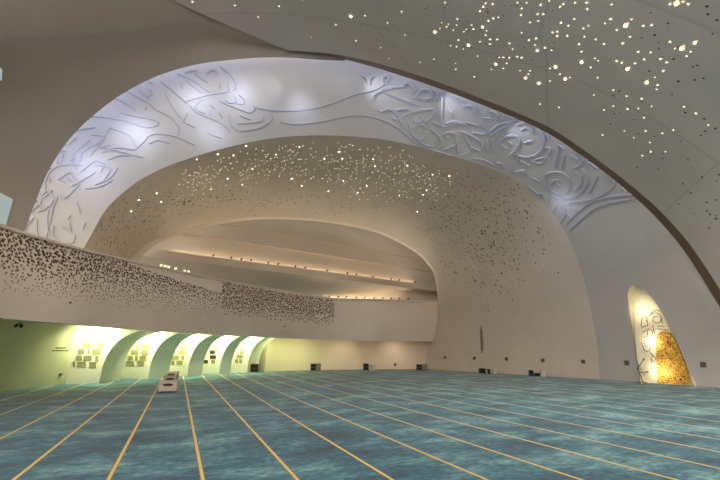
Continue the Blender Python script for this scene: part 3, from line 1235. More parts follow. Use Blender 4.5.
left += S(20, 60, 2.67, [
    [(60, 330), (65, 300), (90, 285), (130, 280)], [(115, 230), (125, 200), (160, 185), (200, 180)], [(130, 225), (150, 205)], [(160, 165), (200, 150), (300, 165)], [(230, 110), (250, 100), (290, 120)],
    [(300, 60), (340, 100)], [(180, 235), (210, 220), (240, 180)], [(220, 235), (250, 240), (330, 260)], [(90, 260), (100, 240), (125, 245)], [(60, 360), (75, 350), (95, 380)], [(35, 400), (55, 380)],
    [(20, 440), (40, 420), (45, 460)], [(75, 400), (70, 440), (80, 470)], [(120, 370), (160, 330)], [(150, 380), (160, 410)], [(130, 430), (135, 460)], [(200, 280), (240, 290), (215, 330)],
    [(240, 180), (290, 200), (310, 230)], [(160, 300), (200, 270), (230, 280)], [(140, 250), (150, 290)], [(100, 320), (135, 300), (150, 330)], [(190, 200), (225, 205), (205, 235)]])
flow = [[(180 + x / 3, 40 + y / 3) for x, y in ln] for ln in (
    [(226, 200), (250, 207), (300, 212), (370, 210), (440, 195), (520, 165), (580, 150), (612, 133)],
    [(300, 245), (350, 253), (420, 245), (500, 228), (560, 228), (620, 245), (670, 275), (710, 310), (770, 340), (830, 348)])]
set_tag(strokes('calligraphy_lettering', left, bvh_band, 0.095, 0.05, M['relief'], 0.4), 'raised calligraphy relief filling the spotlit left end of the pale arch', 'lettering')
set_tag(strokes('calligraphy_lettering', right, bvh_band, 0.15, 0.075, M['relief'], 0.30), 'dense raised calligraphy relief on the right shoulder of the pale arch', 'lettering')
for ln, lb in zip(flow, ('upper of the two long flowing raised lines crossing the crown of the pale arch', 'lower of the two long flowing raised lines crossing the crown of the pale arch')):
    set_tag(strokes('calligraphy_flourish', [ln], bvh_band, 0.10, 0.05, M['relief'], 0.4), lb, 'lettering')

# ------------------------------------------------------------------ star lights
def frame_from(nor, spin):
    q = nor.to_track_quat('Z', 'Y')
    return q @ Matrix.Rotation(spin, 3, 'Z').to_quaternion()


def big_star(label, group, r):
    o = thing('ceiling_spotlight', label, 'ceiling light', (0, 0, 0), 0, group)
    bm = bmesh.new()
    outer = [(1.35, 0), (0.25, 0.8), (-0.95, 0.15), (-0.1, -0.8)]
    top = [bm.verts.new((x * r, y * r, 0.012)) for x, y in outer]
    low = [bm.verts.new((x * r * 0.8, y * r * 0.8, 0.016)) for x, y in outer]
    inn = [bm.verts.new((x * r * 0.72, y * r * 0.72, -0.05)) for x, y in outer]
    wl_ = [bm.verts.new((x * r, y * r, -0.02)) for x, y in outer]
    for i in range(4):
        k = (i + 1) % 4
        bm.faces.new([wl_[i], wl_[k], top[k], top[i]])
        bm.faces.new([top[i], top[k], low[k], low[i]])
        bm.faces.new([low[i], low[k], inn[k], inn[i]])
    part('reflector', bm, M['lampring'], o)
    bm = bmesh.new()
    vs = [bm.verts.new((x * r * 0.76, y * r * 0.76, 0.013)) for x, y in outer]
    vb = [bm.verts.new((x * r * 0.72, y * r * 0.72, -0.03)) for x, y in outer]
    ct = bm.verts.new((0, 0, 0.02))
    for i in range(4):
        k = (i + 1) % 4
        bm.faces.new([vs[i], vs[k], ct])
        bm.faces.new([vb[i], vb[k], vs[k], vs[i]])
    part('lens', bm, M['lamp'], o)
    bm = bmesh.new()
    bmesh.ops.create_uvsphere(bm, u_segments=10, v_segments=6, radius=r * 0.36)
    for v in bm.verts:
        v.co.z = v.co.z * 0.5 + 0.03
    part('bulb', bm, M['bulb'], o, True)
    return o


M['lampring'] = plain('lamp_reflector', (235, 205, 150), 0.4)


def small_star(label, group, r):
    bm = bmesh.new()
    pts3 = [(1.2 * r, 0.1 * r), (-0.8 * r, 0.75 * r), (-0.5 * r, -0.85 * r)]
    a = [bm.verts.new((x, y, 0.012)) for x, y in pts3]
    b = [bm.verts.new((x, y, -0.02)) for x, y in pts3]
    bm.faces.new(a)
    bm.faces.new(list(reversed(b)))
    for i in range(3):
        k = (i + 1) % 3
        bm.faces.new([b[i], b[k], a[k], a[i]])
    o = part('pinpoint_light', bm, M['star'], None)
    return set_tag(o, label, 'ceiling light', group)


def place(proto, first, bvh, u, v, spin, scale=1.0):
    loc, nor = hit(bvh, u, v)
    if loc is None:
        return first
    o = proto if first else dup(proto, loc)
    o.rotation_mode = 'QUATERNION'
    o.location = loc
    o.rotation_quaternion = frame_from(nor, spin)
    o.scale = (scale, scale, 1)
    return False


big_right = [(340 + 33 / 3, 48 / 3), (340 + 285 / 3, 95 / 3), (340 + 428 / 3, 80 / 3), (340 + 386 / 3, 135 / 3), (340 + 468 / 3, 192 / 3)] + \
    [(480 + x / 3, y / 3) for x, y in ((172, 151), (137, 233), (177, 249), (227, 200), (256, 236), (305, 186), (443, 206), (500, 247), (606, 145), (645, 127), (437, 76), (590, 10))]
hz = ['lit diamond spotlight alone at the left end of the star ceiling', 'bright diamond spotlight nearest the ceiling lip left of the cluster', 'small lit diamond spotlight above the left half of the cluster',
      'bright diamond spotlight with halo between two others left of the cluster', 'lit diamond spotlight closest to the calligraphy at the cluster edge', 'dim hollow diamond spotlight set above the middle cluster',
      'bright spotlight at the left of the lowest trio in the star ceiling', 'flattened lit spotlight in the middle of the lowest trio', 'bright spotlight just above the lowest trio of ceiling lights',
      'bright spotlight at the right of the lowest trio in the star ceiling', 'single bright spotlight to the upper right of the lowest trio', 'bright kite-shaped spotlight below the large single one',
      'flat diamond spotlight lowest in the sparse right part of the star ceiling', 'large bright spotlight paired with a dim one near the right edge', 'dim outlined spotlight beside the large one near the right edge',
      'large single bright spotlight high in the star ceiling centre right', 'open diamond spotlight cut by the top edge of the photo']
pr = big_star(hz[0], 'large star ceiling spotlights', 0.12)
first = True
for i, (u, v) in enumerate(big_right):
    loc, nor = hit(bvh_right, u, v)
    if loc is None:
        continue
    o = pr if first else dup(pr, loc, hz[i])
    first = False
    o.rotation_mode = 'QUATERNION'
    o.location = loc
    o.rotation_quaternion = frame_from(nor, random.uniform(-0.4, 0.4))
    k = 0.8 if i in (5, 14, 2) else (1.15 if i in (13, 15, 16) else 1.0)
    o.scale = (k, k, 1)
sm = [(480 + x / 3, y / 3) for x, y in (
    (112, 8), (140, 8), (125, 25), (123, 45), (150, 67), (173, 42), (190, 42), (175, 63), (182, 14), (208, 3), (240, 20), (250, 12), (258, 8), (285, 8), (283, 57), (320, 8), (322, 27), (395, 13), (243, 68), (265, 77),
    (262, 107), (218, 97), (232, 95), (232, 108), (313, 110), (325, 77), (310, 85), (375, 70), (392, 57), (455, 58), (410, 90), (450, 110), (490, 77), (515, 75), (428, 130), (372, 132), (347, 118), (297, 132), (305, 155),
    (125, 98), (147, 120), (168, 115), (195, 143), (215, 150), (165, 135), (40, 55), (25, 62), (55, 52), (17, 105), (30, 118), (52, 118), (70, 172), (88, 130), (98, 147), (112, 170), (125, 173), (80, 190), (120, 212), (150, 212), (145, 222),
    (210, 205), (240, 222), (210, 243), (270, 232), (332, 202), (353, 233), (400, 270), (440, 288), (485, 296), (515, 318), (475, 325), (443, 327), (400, 318), (372, 330), (342, 285), (492, 353), (180, 312), (237, 322), (475, 155), (512, 157),
    (542, 177), (465, 190), (493, 178), (525, 232), (533, 255), (530, 268), (550, 213), (560, 187), (570, 125), (585, 145), (632, 155), (620, 168), (612, 320), (648, 340), (685, 375), (368, 405), (433, 393), (462, 413), (497, 393), (510, 427), (547, 400), (580, 390), (557, 455), (487, 467), (512, 455),
    (410, 183), (425, 188), (345, 175), (355, 182), (570, 12), (610, 5), (625, 12))]
sm += [(340 + x / 3, y / 3) for x, y in ((315, 8), (430, 20), (437, 10), (458, 12), (420, 33), (475, 52), (460, 57), (325, 72), (352, 57), (350, 75), (340, 90), (395, 75), (400, 87), (372, 95), (378, 88), (440, 92), (355, 120), (332, 137), (350, 140), (420, 125), (452, 117), (470, 118), (450, 132), (413, 168), (370, 147),
                                      (282, 177), (240, 187), (347, 190), (347, 208), (403, 230), (147, 176), (122, 143), (195, 105), (185, 35), (143, 68), (48, 122), (75, 47), (320, 80), (305, 68), (300, 85), (505, 130), (508, 173), (478, 172), (490, 205), (455, 208))]
sm += [(160 + x / 2.77, y / 2.77) for x, y in ((207, 15), (272, 47), (330, 17), (420, 103), (90, 5), (395, 0), (487, 68), (630, 63))]
sm2 = []
for q in sm:
    if all((q[0] - w_[0]) ** 2 + (q[1] - w_[1]) ** 2 > 9.0 for w_ in sm2) and all((q[0] - w_[0]) ** 2 + (q[1] - w_[1]) ** 2 > 20.0 for w_ in big_right):
        sm2.append(q)
sm = sm2
pr = small_star('small triangular pinpoint light recessed in the near grey star ceiling', 'star ceiling pinpoint lights', 0.041)
first = True
for u, v in sm:
    first = place(pr, first, bvh_right, u, v, random.uniform(0, 6.28), random.uniform(0.7, 1.25) * (0.8 if u < 470 and v > 10 else 1.0))


def poly_in(p, poly):
    x, y = p
    r = False
    for i in range(len(poly)):
        x0, y0 = poly[i]
        x1, y1 = poly[i - 1]
        if (y0 > y) != (y1 > y) and x < (x1 - x0) * (y - y0) / (y1 - y0) + x0:
            r = not r
    return r


def dark_holes(parent, bvh, pts, r, mat=None):
    bm = bmesh.new()
    for u, v, k in pts:
        loc, nor = hit(bvh, u, v)
        if loc is None:
            continue
        q = frame_from(nor, random.uniform(0, 6.28))
        du, dv = q @ Vector((1, 0, 0)), q @ Vector((0, 1, 0))
        rr = r * k
        pit(bm, loc, du, dv, nor, [(1.2 * rr, 0), (-0.7 * rr, 0.8 * rr), (-0.6 * rr, -0.75 * rr)])
    o = part('perforation', bm, mat or M['dark'], parent)
    o['kind'] = 'stuff'
    return o


dk = []
for _ in range(1400):
    u, v = random.uniform(560, 720), random.uniform(0, 290)
    dn = 0.0
    if poly_in((u, v), [(640, 10), (720, 5), (720, 235), (690, 220), (640, 175), (600, 120)]):
        dn = 0.10 + 0.10 * max(0, (v - 120) / 100)
    if random.random() < dn:
        dk.append((u, v, random.uniform(0.6, 1.25)))
for _ in range(45):
    dk.append((random.uniform(340, 560), random.uniform(0, 70), random.uniform(0.5, 0.8)))
dark_holes(shell_right, bvh_right, dk, 0.05)

# inner vault
big_in = [(180 + x / 3, 40 + y / 3) for x, y in ((50, 357), (113, 342), (160, 345), (198, 317), (217, 386), (142, 415), (187, 433), (93, 447), (288, 343), (358, 320), (335, 415), (365, 437), (433, 355), (477, 335), (487, 355), (580, 357), (585, 378), (490, 422), (445, 453), (533, 458), (560, 437), (682, 376), (658, 466))]
big_in += [(400 + x / 3, 140 + y / 3) for x, y in ((98, 103), (148, 107), (80, 150), (70, 163), (52, 215))] + [(277 / 2, 399 / 2), (313 / 2, 386 / 2), (262 / 2, 422 / 2), (322 / 2, 403 / 2)]
pr = big_star('brighter star-shaped spotlight among pinpoints in the beige inner vault', 'inner vault spotlights', 0.085)
first = True
for u, v in big_in:
    first = place(pr, first, bvh_in, u, v, random.uniform(0, 6.28), random.uniform(0.8, 1.15))
lit = []
reg = [(165, 185), (185, 170), (240, 150), (290, 143), (340, 141), (395, 147), (430, 158), (462, 175), (455, 195), (425, 206), (400, 205), (360, 200), (300, 188), (240, 190), (190, 205)]
cents = [(195, 178), (215, 170), (232, 165), (245, 175), (255, 160), (272, 168), (285, 155), (295, 172), (300, 150), (318, 160), (330, 175), (340, 165), (345, 150), (355, 182), (365, 168), (372, 155), (378, 186), (392, 175), (400, 160), (408, 190), (420, 172), (430, 190), (442, 172), (205, 190), (350, 195), (415, 180)]
tries = 0
while len(lit) < 470 and tries < 20000:
    tries += 1
    c = random.choice(cents)
    p = (random.gauss(c[0], 9), random.gauss(c[1], 6.5))
    if poly_in(p, reg) and all((p[0] - q[0]) ** 2 + (p[1] - q[1]) ** 2 > 4.2 for q in lit):
        lit.append(p)
pr = small_star('tiny triangular pinpoint light in the beige vault over the gallery opening', 'inner vault pinpoint lights', 0.038)
first = True
for i, (u, v) in enumerate(lit[:130]):
    first = place(pr, first, bvh_in, u, v, random.uniform(0, 6.28), random.uniform(0.75, 1.35))
bm = bmesh.new()
for u, v in lit[130:]:
    loc, nor = hit(bvh_in, u, v)
    if loc is None:
        continue
    q = frame_from(nor, random.uniform(0, 6.28))
    r = 0.034 * random.uniform(0.75, 1.3)
    pit(bm, loc, q @ Vector((1, 0, 0)), q @ Vector((0, 1, 0)), nor, [(1.2 * r, 0), (-0.7 * r, 0.8 * r), (-0.6 * r, -0.75 * r)])
o = part('pinpoint_lights', bm, M['star'], None)
o['kind'] = 'stuff'
set_tag(o, 'scatter of the faintest pinpoint lights across the beige inner vault', 'ceiling lights')
dk = []
cl = [((470, 230), (26, 22), 190), ((505, 235), (24, 26), 150), ((480, 262), (22, 18), 110), ((450, 215), (16, 14), 70), ((500, 195), (22, 18), 30), ((480, 290), (16, 10), 16), ((540, 245), (14, 12), 8),
      ((118, 225), (16, 14), 70), ((150, 212), (14, 10), 50), ((178, 200), (18, 7), 60), ((240, 200), (30, 7), 60), ((300, 198), (30, 6), 40), ((360, 208), (26, 5), 30), ((110, 245), (10, 6), 16), ((430, 205), (14, 10), 40), ((462, 185), (10, 10), 16)]
for (c, s, n_) in cl:
    for _ in range(n_):
        dk.append((random.gauss(c[0], s[0]), random.gauss(c[1], s[1]), random.uniform(0.5, 1.15)))
dark_holes(vault_inner, bvh_in, dk, 0.078)

# ------------------------------------------------------------------ left windows
def window(n, quad, label=None):
    q = []
    for u, v in quad:
        loc, nor = hit(bvh_left, u, v)
        if loc is None:
            return
        q.append((loc, nor))
    nor = sum((b for a, b in q), Vector()).normalized()
    c = sum((a for a, b in q), Vector()) / 4
    bm = bmesh.new()
    fr = [a + nor * 0.05 for a, b in q]
    o_ = [bm.verts.new(p) for p in fr]
    i_ = [bm.verts.new(c + (p - c) * 0.9) for p in fr]
    k_ = [bm.verts.new(c + (p - c) * 0.9 - nor * 0.1) for p in fr]
    w_ = [bm.verts.new(p - nor * 0.2) for p in fr]
    for i in range(4):
        k = (i + 1) % 4
        bm.faces.new([o_[i], o_[k], i_[k], i_[i]])
        bm.faces.new([i_[i], i_[k], k_[k], k_[i]])
        bm.faces.new([w_[i], w_[k], o_[k], o_[i]])
    w = structure(part('window_%d' % n, bm, M['left'], None))
    bm = bmesh.new()
    bm.faces.new([bm.verts.new(c + (p - c) * 0.92 + nor * 0.012) for p in fr])
    part('pane', bm, M['win'], w)


window(2, [(-26, 178), (13.5, 199), (5.5, 227), (-34, 214)])
window(3, [(-18, 50), (1.5, 68), (0.8, 80), (-20, 78)])


# ------------------------------------------------------------------ carts, shelves, small things
def cart(loc, rz, label, w=0.72, d=0.5, h=0.5):
    o = thing('book_cart', label, 'cart', loc, rz)
    bm = bmesh.new()
    box(bm, 0, 0, 0.05 + (h - 0.09) / 2, w, d, h - 0.09, 0.02)
    part('body', bm, M['pinkbox'], o)
    bm = bmesh.new()
    box(bm, 0, 0, 0.025, w - 0.04, d - 0.04, 0.05)
    part('plinth', bm, M['black'], o)
    bm = bmesh.new()
    box(bm, 0, 0.02, h - 0.02, w + 0.05, d + 0.04, 0.04, 0.012)
    lid = part('top_board', bm, M['paper'], o)
    bm = bmesh.new()
    ring = []
    for i in range(20):
        t = 2 * math.pi * i / 20
        x = math.cos(t)
        z = math.sin(t)
        ring.append((abs(x) ** 0.8 * math.copysign(0.21, x), abs(z) ** 0.9 * math.copysign(0.055, z)))
    a = [bm.verts.new((x, -d / 2 - 0.006, h * 0.66 + z)) for x, z in ring]
    b = [bm.verts.new((x, -d / 2 + 0.02, h * 0.66 + z)) for x, z in ring]
    bm.faces.new(a)
    for i in range(20):
        k = (i + 1) % 20
        bm.faces.new([a[i], a[k], b[k], b[i]])
    hh = part('handle_slot', bm, M['black'], o)
    hh['label'] = 'dark oval hand slot'
    return o


cart(W(165.4, 392.7) + Vector((0, 0.25, 0)), 0.25, 'pale pink laminate book cart, nearest of the three in a line on the carpet', h=0.48)
cart(W(168.2, 385.2) + Vector((0, 0.2, 0)), 0.25, 'pale book cart in the middle of the line of three', w=0.6, h=0.46)
cart(W(169.8, 380.4) + Vector((0, 0.2, 0)), 0.25, 'pale book cart farthest back in the line of three', w=0.7, h=0.5)


def shelf(loc, rz, label, cells, w, h, d=0.35, mat='olive', books=True):
    """low open case: sides, top, bottom, back and an upright between the cells"""
    o = thing('low_bookcase', label, 'bookcase', loc, rz)
    t = 0.035
    bm = bmesh.new()
    box(bm, -w / 2 + t / 2, 0, h / 2, t, d, h)
    box(bm, w / 2 - t / 2, 0, h / 2, t, d, h)
    box(bm, 0, 0, t / 2 + 0.03, w - 2 * t, d, t)
    box(bm, 0, 0, h - t / 2, w + 0.03, d + 0.03, t)
    part('carcass', bm, M[mat], o)
    bm = bmesh.new()
    box(bm, 0, d / 2 - 0.01, h / 2, w - 2 * t, 0.02, h - 2 * t)
    part('back_panel', bm, M['black'], o)
    bm = bmesh.new()
    for i in range(1, cells):
        box(bm, -w / 2 + w * i / cells, -0.01, h / 2, t, d - 0.05, h - 2 * t)
    if cells > 1:
        part('upright', bm, M[mat], o)
    else:
        bm.free()
    bm = bmesh.new()
    box(bm, 0, 0.0, h * 0.5, w - 2 * t, d - 0.06, 0.02)
    part('shelf', bm, M[mat], o)
    if cells > 1:
        bm = bmesh.new()
        box(bm, w / 4, -d / 2 - 0.012, h / 2 + 0.02, w / 2 - 0.05, 0.02, h - 0.12, 0.004)
        dr = part('door', bm, M['doorpanel'], o)
        bm = bmesh.new()
        box(bm, 0.05, -d / 2 - 0.03, h * 0.6, 0.02, 0.02, 0.1)
        part('handle', bm, M['black'], dr)
    if books:
        for sgn in (0.28, 0.62):
            x = -w / 2 + t + 0.02
            zb = h * 0.5 + 0.012 if sgn > 0.5 else 0.068
            while x < w / 2 - t - 0.06:
                bw = random.uniform(0.03, 0.05)
                bh = random.uniform(0.6, 0.85) * (h * 0.5 - 0.1)
                bm = bmesh.new()
                box(bm, x + bw / 2, -0.03, zb + bh / 2, bw * 0.94, 0.18, bh)
                b = part('book', bm, M['book' if random.random() < 0.6 else 'grille'], None)
                b.location = loc
                b.rotation_euler = (0, 0, rz)
                set_tag(b, 'small upright book inside the ' + label.split(' ', 1)[1][:48].rsplit(' ', 1)[0], 'book', 'books in ' + label[:40])
                x += bw + random.uniform(0, 0.06)
                if random.random() < 0.25:
                    x += 0.1
    return o


def carton(loc, rz, label, w, d, h, mat='paper'):
    o = thing('storage_box', label, 'box', loc, rz)
    bm = bmesh.new()
    box(bm, 0, 0, h * 0.42, w, d, h * 0.84, 0.01)
    part('body', bm, M[mat], o)
    bm = bmesh.new()
    box(bm, 0, 0, h * 0.9, w + 0.03, d + 0.03, h * 0.2, 0.012)
    part('lid', bm, M[mat], o)
    return o


def rot_to_cam(p, extra=0.0):
    return math.atan2(-p.x, p.y) * 1.0 + extra


def stand(u, v, **k):
    p = W(u, v)
    return p


B = False
p = W(254, 372.7)
shelf(p, rot_to_cam(p), 'small grey-brown open case standing at the foot of the last white fin', 1, 0.62, 0.66, books=B)
p = W(253.0, 372.7)
carton(W(253, 372.7) + Vector((0, 0, 0.665)), 0, 'small white box lying on top of the case at the last fin', 0.22, 0.2, 0.1)
p = W(315.6, 371.0)
shelf(p, rot_to_cam(p), 'dark two-cell bookcase against the greenish far wall below the balcony', 2, 0.86, 0.60, mat='olive', books=B)
p = W(366, 370.6)
shelf(p, rot_to_cam(p), 'narrow dark green bookcase beside a white box under the balcony', 1, 0.46, 0.58, mat='book', books=B)
p = W(371.8, 370.6)
carton(p, rot_to_cam(p), 'white lidded box right of the narrow green bookcase', 0.5, 0.35, 0.48)
p = W(422, 370.6)
shelf(p, rot_to_cam(p), 'dark two-cell bookcase at the foot of the vault edge', 2, 0.95, 0.52, mat='olive', books=B)
p = W(482.4, 373.3)
shelf(p, rot_to_cam(p, 0.3), 'low black open case under the tall wall slot', 1, 0.42, 0.36, mat='black', books=B)
p = W(489.0, 373.6)
shelf(p, rot_to_cam(p, 0.3), 'narrow black upright rack between the black case and a beige box', 1, 0.11, 0.32, mat='black', books=B)
p = W(494.8, 373.9)
carton(p, rot_to_cam(p, 0.3), 'beige box at the end of the row under the tall wall slot', 0.28, 0.28, 0.36)
p = W(531.3, 375.9)
shelf(p, rot_to_cam(p, 0.3), 'tall-sided black rack at the left of the row nearest the prayer niche', 1, 0.22, 0.37, mat='black', books=B)
p = W(537, 376.2)
shelf(p, rot_to_cam(p, 0.3), 'squat black open crate between the black rack and a beige box', 1, 0.26, 0.2, mat='black', books=B)
p = W(543.2, 376.5)
carton(p, rot_to_cam(p, 0.3), 'beige box nearest the prayer niche beside a squat black crate', 0.3, 0.3, 0.38)

# microphone stand
p = W(643.5, 383.6)
ms = thing('microphone_stand', 'thin black microphone stand with angled boom beside the glowing niche', 'microphone stand', p)
bm = bmesh.new()
for a in (0.3, 2.4, 4.5):
    tube(bm, (0, 0, 0.10), (0.3 * math.cos(a), 0.3 * math.sin(a), 0.015), 0.018, 0.015)
part('tripod_base', bm, M['black'], ms)
bm = bmesh.new()
tube(bm, (0, 0, 0.08), (-0.17, 0, 0.78), 0.02)
part('pole', bm, M['black'], ms)
bm = bmesh.new()
tube(bm, (-0.24, 0.0, 0.72), (0.22, 0, 1.22), 0.014)
part('boom', bm, M['black'], ms)
bm = bmesh.new()
tube(bm, (0.2, 0, 1.2), (0.27, 0, 1.28), 0.03, 0.035)
part('microphone', bm, M['black'], ms)
bm = bmesh.new()
tube(bm, (-0.1, 0, 0.55), (0.32, -0.02, 0.6), 0.014)
tube(bm, (0.24, -0.02, 0.59), (0.36, -0.02, 0.61), 0.035)
part('side_arm', bm, M['black'], ms)


# wall boxes on the right wall
def facing(nor):
    f = nor.copy()
    f.z = 0
    return math.atan2(f.y, f.x) + math.pi / 2


def wall_box(u, v, bvh, label, w=0.24, h=0.24):
    loc, nor = hit(bvh, u, v)
    if loc is None:
        return
    nor = -nor if nor.dot(O - loc) < 0 else nor
    o = thing('wall_speaker', label, 'wall box', loc)
    o.rotation_mode = 'QUATERNION'
    q = nor.to_track_quat('Z', 'Y')
    o.rotation_quaternion = q
    bm = bmesh.new()
    box(bm, 0, 0, 0.03, w, h, 0.08, 0.01)
    part('casing', bm, M['socket'], o)
    bm = bmesh.new()
    for k in range(4):
        box(bm, 0, -h * 0.33 + k * h * 0.22, 0.074, w * 0.8, h * 0.09, 0.012)
    part('grille', bm, M['boxgrille'], o)
    return o


wb = [(445, 357.5, bvh_in, 'small wall box closest to the vault edge, left of the tall slot'), (474.5, 358.3, bvh_in, 'small wall box just below the tall wall slot'),
      (506.7, 359.0, bvh_in, 'small wall box between the two rows of low cases'), (543, 360.4, bvh_in, 'small wall box above the beige box nearest the niche'),
      (583.5, 361.6, bvh_in, 'small wall box near the seam where the vault meets the pale arch'), (627, 362.8, bvh_band, 'small wall box immediately left of the prayer niche'), (703.5, 364.6, bvh_band, 'small wall box right of the prayer niche')]
for u, v, b, l in wb:
    wall_box(u, v, b, l)
wall_box(395, 364.6, bvh_far, 'small wall box on the far wall under the balcony end', 0.2, 0.2)
wall_box(60.3, 374.4, bvh_wl, 'small wall plate low on the green lit left wall', 0.16, 0.1)
# tall slot
loc, nor = hit(bvh_in, 481.8, 339)
o = thing('wall_slot', 'tall narrow brownish slot grille upright in the right wall', 'grille', loc)
o.rotation_mode = 'QUATERNION'
lo, _ = hit(bvh_in, 482.3, 352.5)
hi, _ = hit(bvh_in, 481.2, 325.5)
zax = nor
yax = (hi - lo).normalized()
xax = yax.cross(zax).normalized()
o.rotation_quaternion = Matrix((xax, yax, zax)).transposed().to_quaternion()
H_ = (hi - lo).length
bm = bmesh.new()
for sx in (-1, 1):
    box(bm, sx * 0.105, 0, 0.01, 0.02, H_ + 0.02, 0.06)
for sy in (-1, 1):
    box(bm, 0, sy * H_ / 2, 0.01, 0.2, 0.02, 0.06)
part('frame', bm, M['socket'], o)
bm = bmesh.new()
box(bm, 0, 0, 0.0, 0.19, H_, 0.03)
for k in range(24):
    box(bm, 0, -H_ / 2 + H_ * (k + 0.5) / 24, 0.018, 0.18, H_ / 60, 0.012)
part('grille', bm, M['grille'], o)
# small sign letters on the left wall: two short dark lines
lm = plain('sign_letters', (70, 74, 50), 0.6)
bm = bmesh.new()
for row_, (u0, u1, v0) in enumerate(((55.5, 66.5, 347.9), (52.0, 69.0, 350.6))):
    u = u0
    while u < u1:
        wd = random.uniform(0.5, 1.1)
        v = v0 - 0.12 * (u - u0) * 0.0
        q = [hit(bvh_wl, uu, vv) for uu, vv in ((u, v + 0.55), (min(u + wd, u1), v + 0.55), (min(u + wd, u1), v - random.uniform(0.2, 0.7)), (u, v - random.uniform(0.2, 0.6)))]
        if all(a[0] is not None for a in q):
            a = [bm.verts.new(x[0] + x[1] * 0.02) for x in q]
            b = [bm.verts.new(x[0] - x[1] * 0.01) for x in q]
            bm.faces.new(a)
            for i in range(4):
                k = (i + 1) % 4
                bm.faces.new([b[i], b[k], a[k], a[i]])
        u += wd + random.uniform(0.15, 0.4)
o = part('sign_lettering', bm, lm, None)
set_tag(o, 'two short lines of small dark sign letters on the green lit left wall', 'lettering')
# dome cameras / sensors on the balcony fascia
for u, v, l in ((70, 302.7, 'tiny dark dome sensor on the blank fascia, nearer of the two'), (284.5, 326.5, 'tiny dark dome sensor on the fascia below the mesh screen')):
    loc, nor = hit(bvh_par, u, v)
    o = thing('dome_sensor', l, 'sensor', loc)
    o.rotation_mode = 'QUATERNION'
    o.rotation_quaternion = nor.to_track_quat('Z', 'Y')
    k = 1.0 if u < 100 else 1.6
    bm = bmesh.new()
    tube(bm, (0, 0, -0.01), (0, 0, 0.02), 0.035 * k, n=14)
    part('base', bm, M['socket'], o)
    bm = bmesh.new()
    bmesh.ops.create_uvsphere(bm, u_segments=12, v_segments=8, radius=0.03 * k)
    for v_ in bm.verts:
        v_.co.z += 0.02
    part('dome', bm, M['black'], o, True)
# emergency light under the soffit
p = W(20, 323.6, ZS - 0.32)
o = thing('emergency_light', 'twin head emergency light hanging under the balcony at far left', 'light', p)
bm = bmesh.new()
tube(bm, (0, 0, 0.05), (0, 0, -0.02), 0.02)
box(bm, 0, 0, -0.04, 0.22, 0.08, 0.08, 0.01)
part('housing', bm, M['olive'], o)
for sx in (-1, 1):
    bm = bmesh.new()
    tube(bm, (sx * 0.09, 0, -0.07), (sx * 0.13, -0.08, -0.12), 0.05, 0.06)
    part('lamp_head', bm, M['black'], o)
# little lights standing behind the parapet rim
up_ = None
for i, (u, v) in enumerate(((161, 265.6), (165, 266.4), (168.5, 267.2), (175.5, 268.8), (184.5, 271), (188.5, 271.8))):
    p = P(u, v + 1.2, depth_at(u) + 0.35)
    if up_ is None:
        up_ = thing('parapet_uplight', 'small bright uplight showing above the left half of the balcony rim', 'uplight', p, 0, 'uplights on the balcony rim')
        bm = bmesh.new()
        tube(bm, (0, 0, -0.25), (0, 0, 0.02), 0.05)
        part('housing', bm, M['steel'], up_)
        bm = bmesh.new()
        tube(bm, (0, 0, 0.02), (0, 0, 0.12), 0.05, 0.07)
        part('lens', bm, M['lamp'], up_)
    else:
        dup(up_, p)

# ------------------------------------------------------------------ bay lights (tubes under the soffit at the head of each bay)
bay_l = ['first', 'second', 'third', 'fourth', 'fifth']
for i, (o_, left0, pa, pb, wdir) in enumerate(fin_objs):
    c = pa - wdir * (0.3 if i else 0.15)
    nrm = Vector((wdir.y, -wdir.x, 0))
    c = c + Vector((0.1, -0.6, 0))
    c.z = ZS - 0.10
    t = thing('tube_light', 'short greenish white tube light at the head of the %s bay from the left' % bay_l[i], 'tube light', c, math.atan2(wdir.y, wdir.x))
    bm = bmesh.new()
    tube(bm, (-0.5, 0, -0.02), (0.5, 0, -0.02), 0.03)
    part('tube', bm, M['tube'], t, True)
    bm = bmesh.new()
    box(bm, 0, 0, 0.035, 1.08, 0.1, 0.05)
    part('batten', bm, M['steel'], t)
    ld = bpy.data.lights.new('bay_lamp', 'AREA')
    ld.shape = 'RECTANGLE'
    ld.size, ld.size_y = 1.0, 0.12
    ld.energy = BAY
    ld.color = (0.97, 1.0, 0.55)
    lo_ = bpy.data.objects.new('bay_lamp', ld)
    C.objects.link(lo_)
    lo_.location = c + Vector((0, 0, -0.08))
    lo_.rotation_euler = (0.5, 0, math.atan2(wdir.y, wdir.x))


def area(name, loc, target, sx, sy, power, color):
    ld = bpy.data.lights.new(name, 'AREA')
    ld.shape = 'RECTANGLE'
    ld.size, ld.size_y = sx, sy
    ld.energy = power
    ld.color = color
    o = bpy.data.objects.new(name, ld)
    C.objects.link(o)
    o.location = loc
    o.rotation_euler = (Vector(target) - Vector(loc)).to_track_quat('-Z', 'Y').to_euler()
    return o


def spotl(name, loc, target, power, color, deg, blend=0.8, rad=0.15):
    ld = bpy.data.lights.new(name, 'SPOT')
    ld.energy = power
    ld.color = color
    ld.spot_size = math.radians(deg)
    ld.spot_blend = blend
    ld.shadow_soft_size = rad
    o = bpy.data.objects.new(name, ld)
    C.objects.link(o)
    o.location = loc
    o.rotation_euler = (Vector(target) - Vector(loc)).to_track_quat('-Z', 'Y').to_euler()
    return o


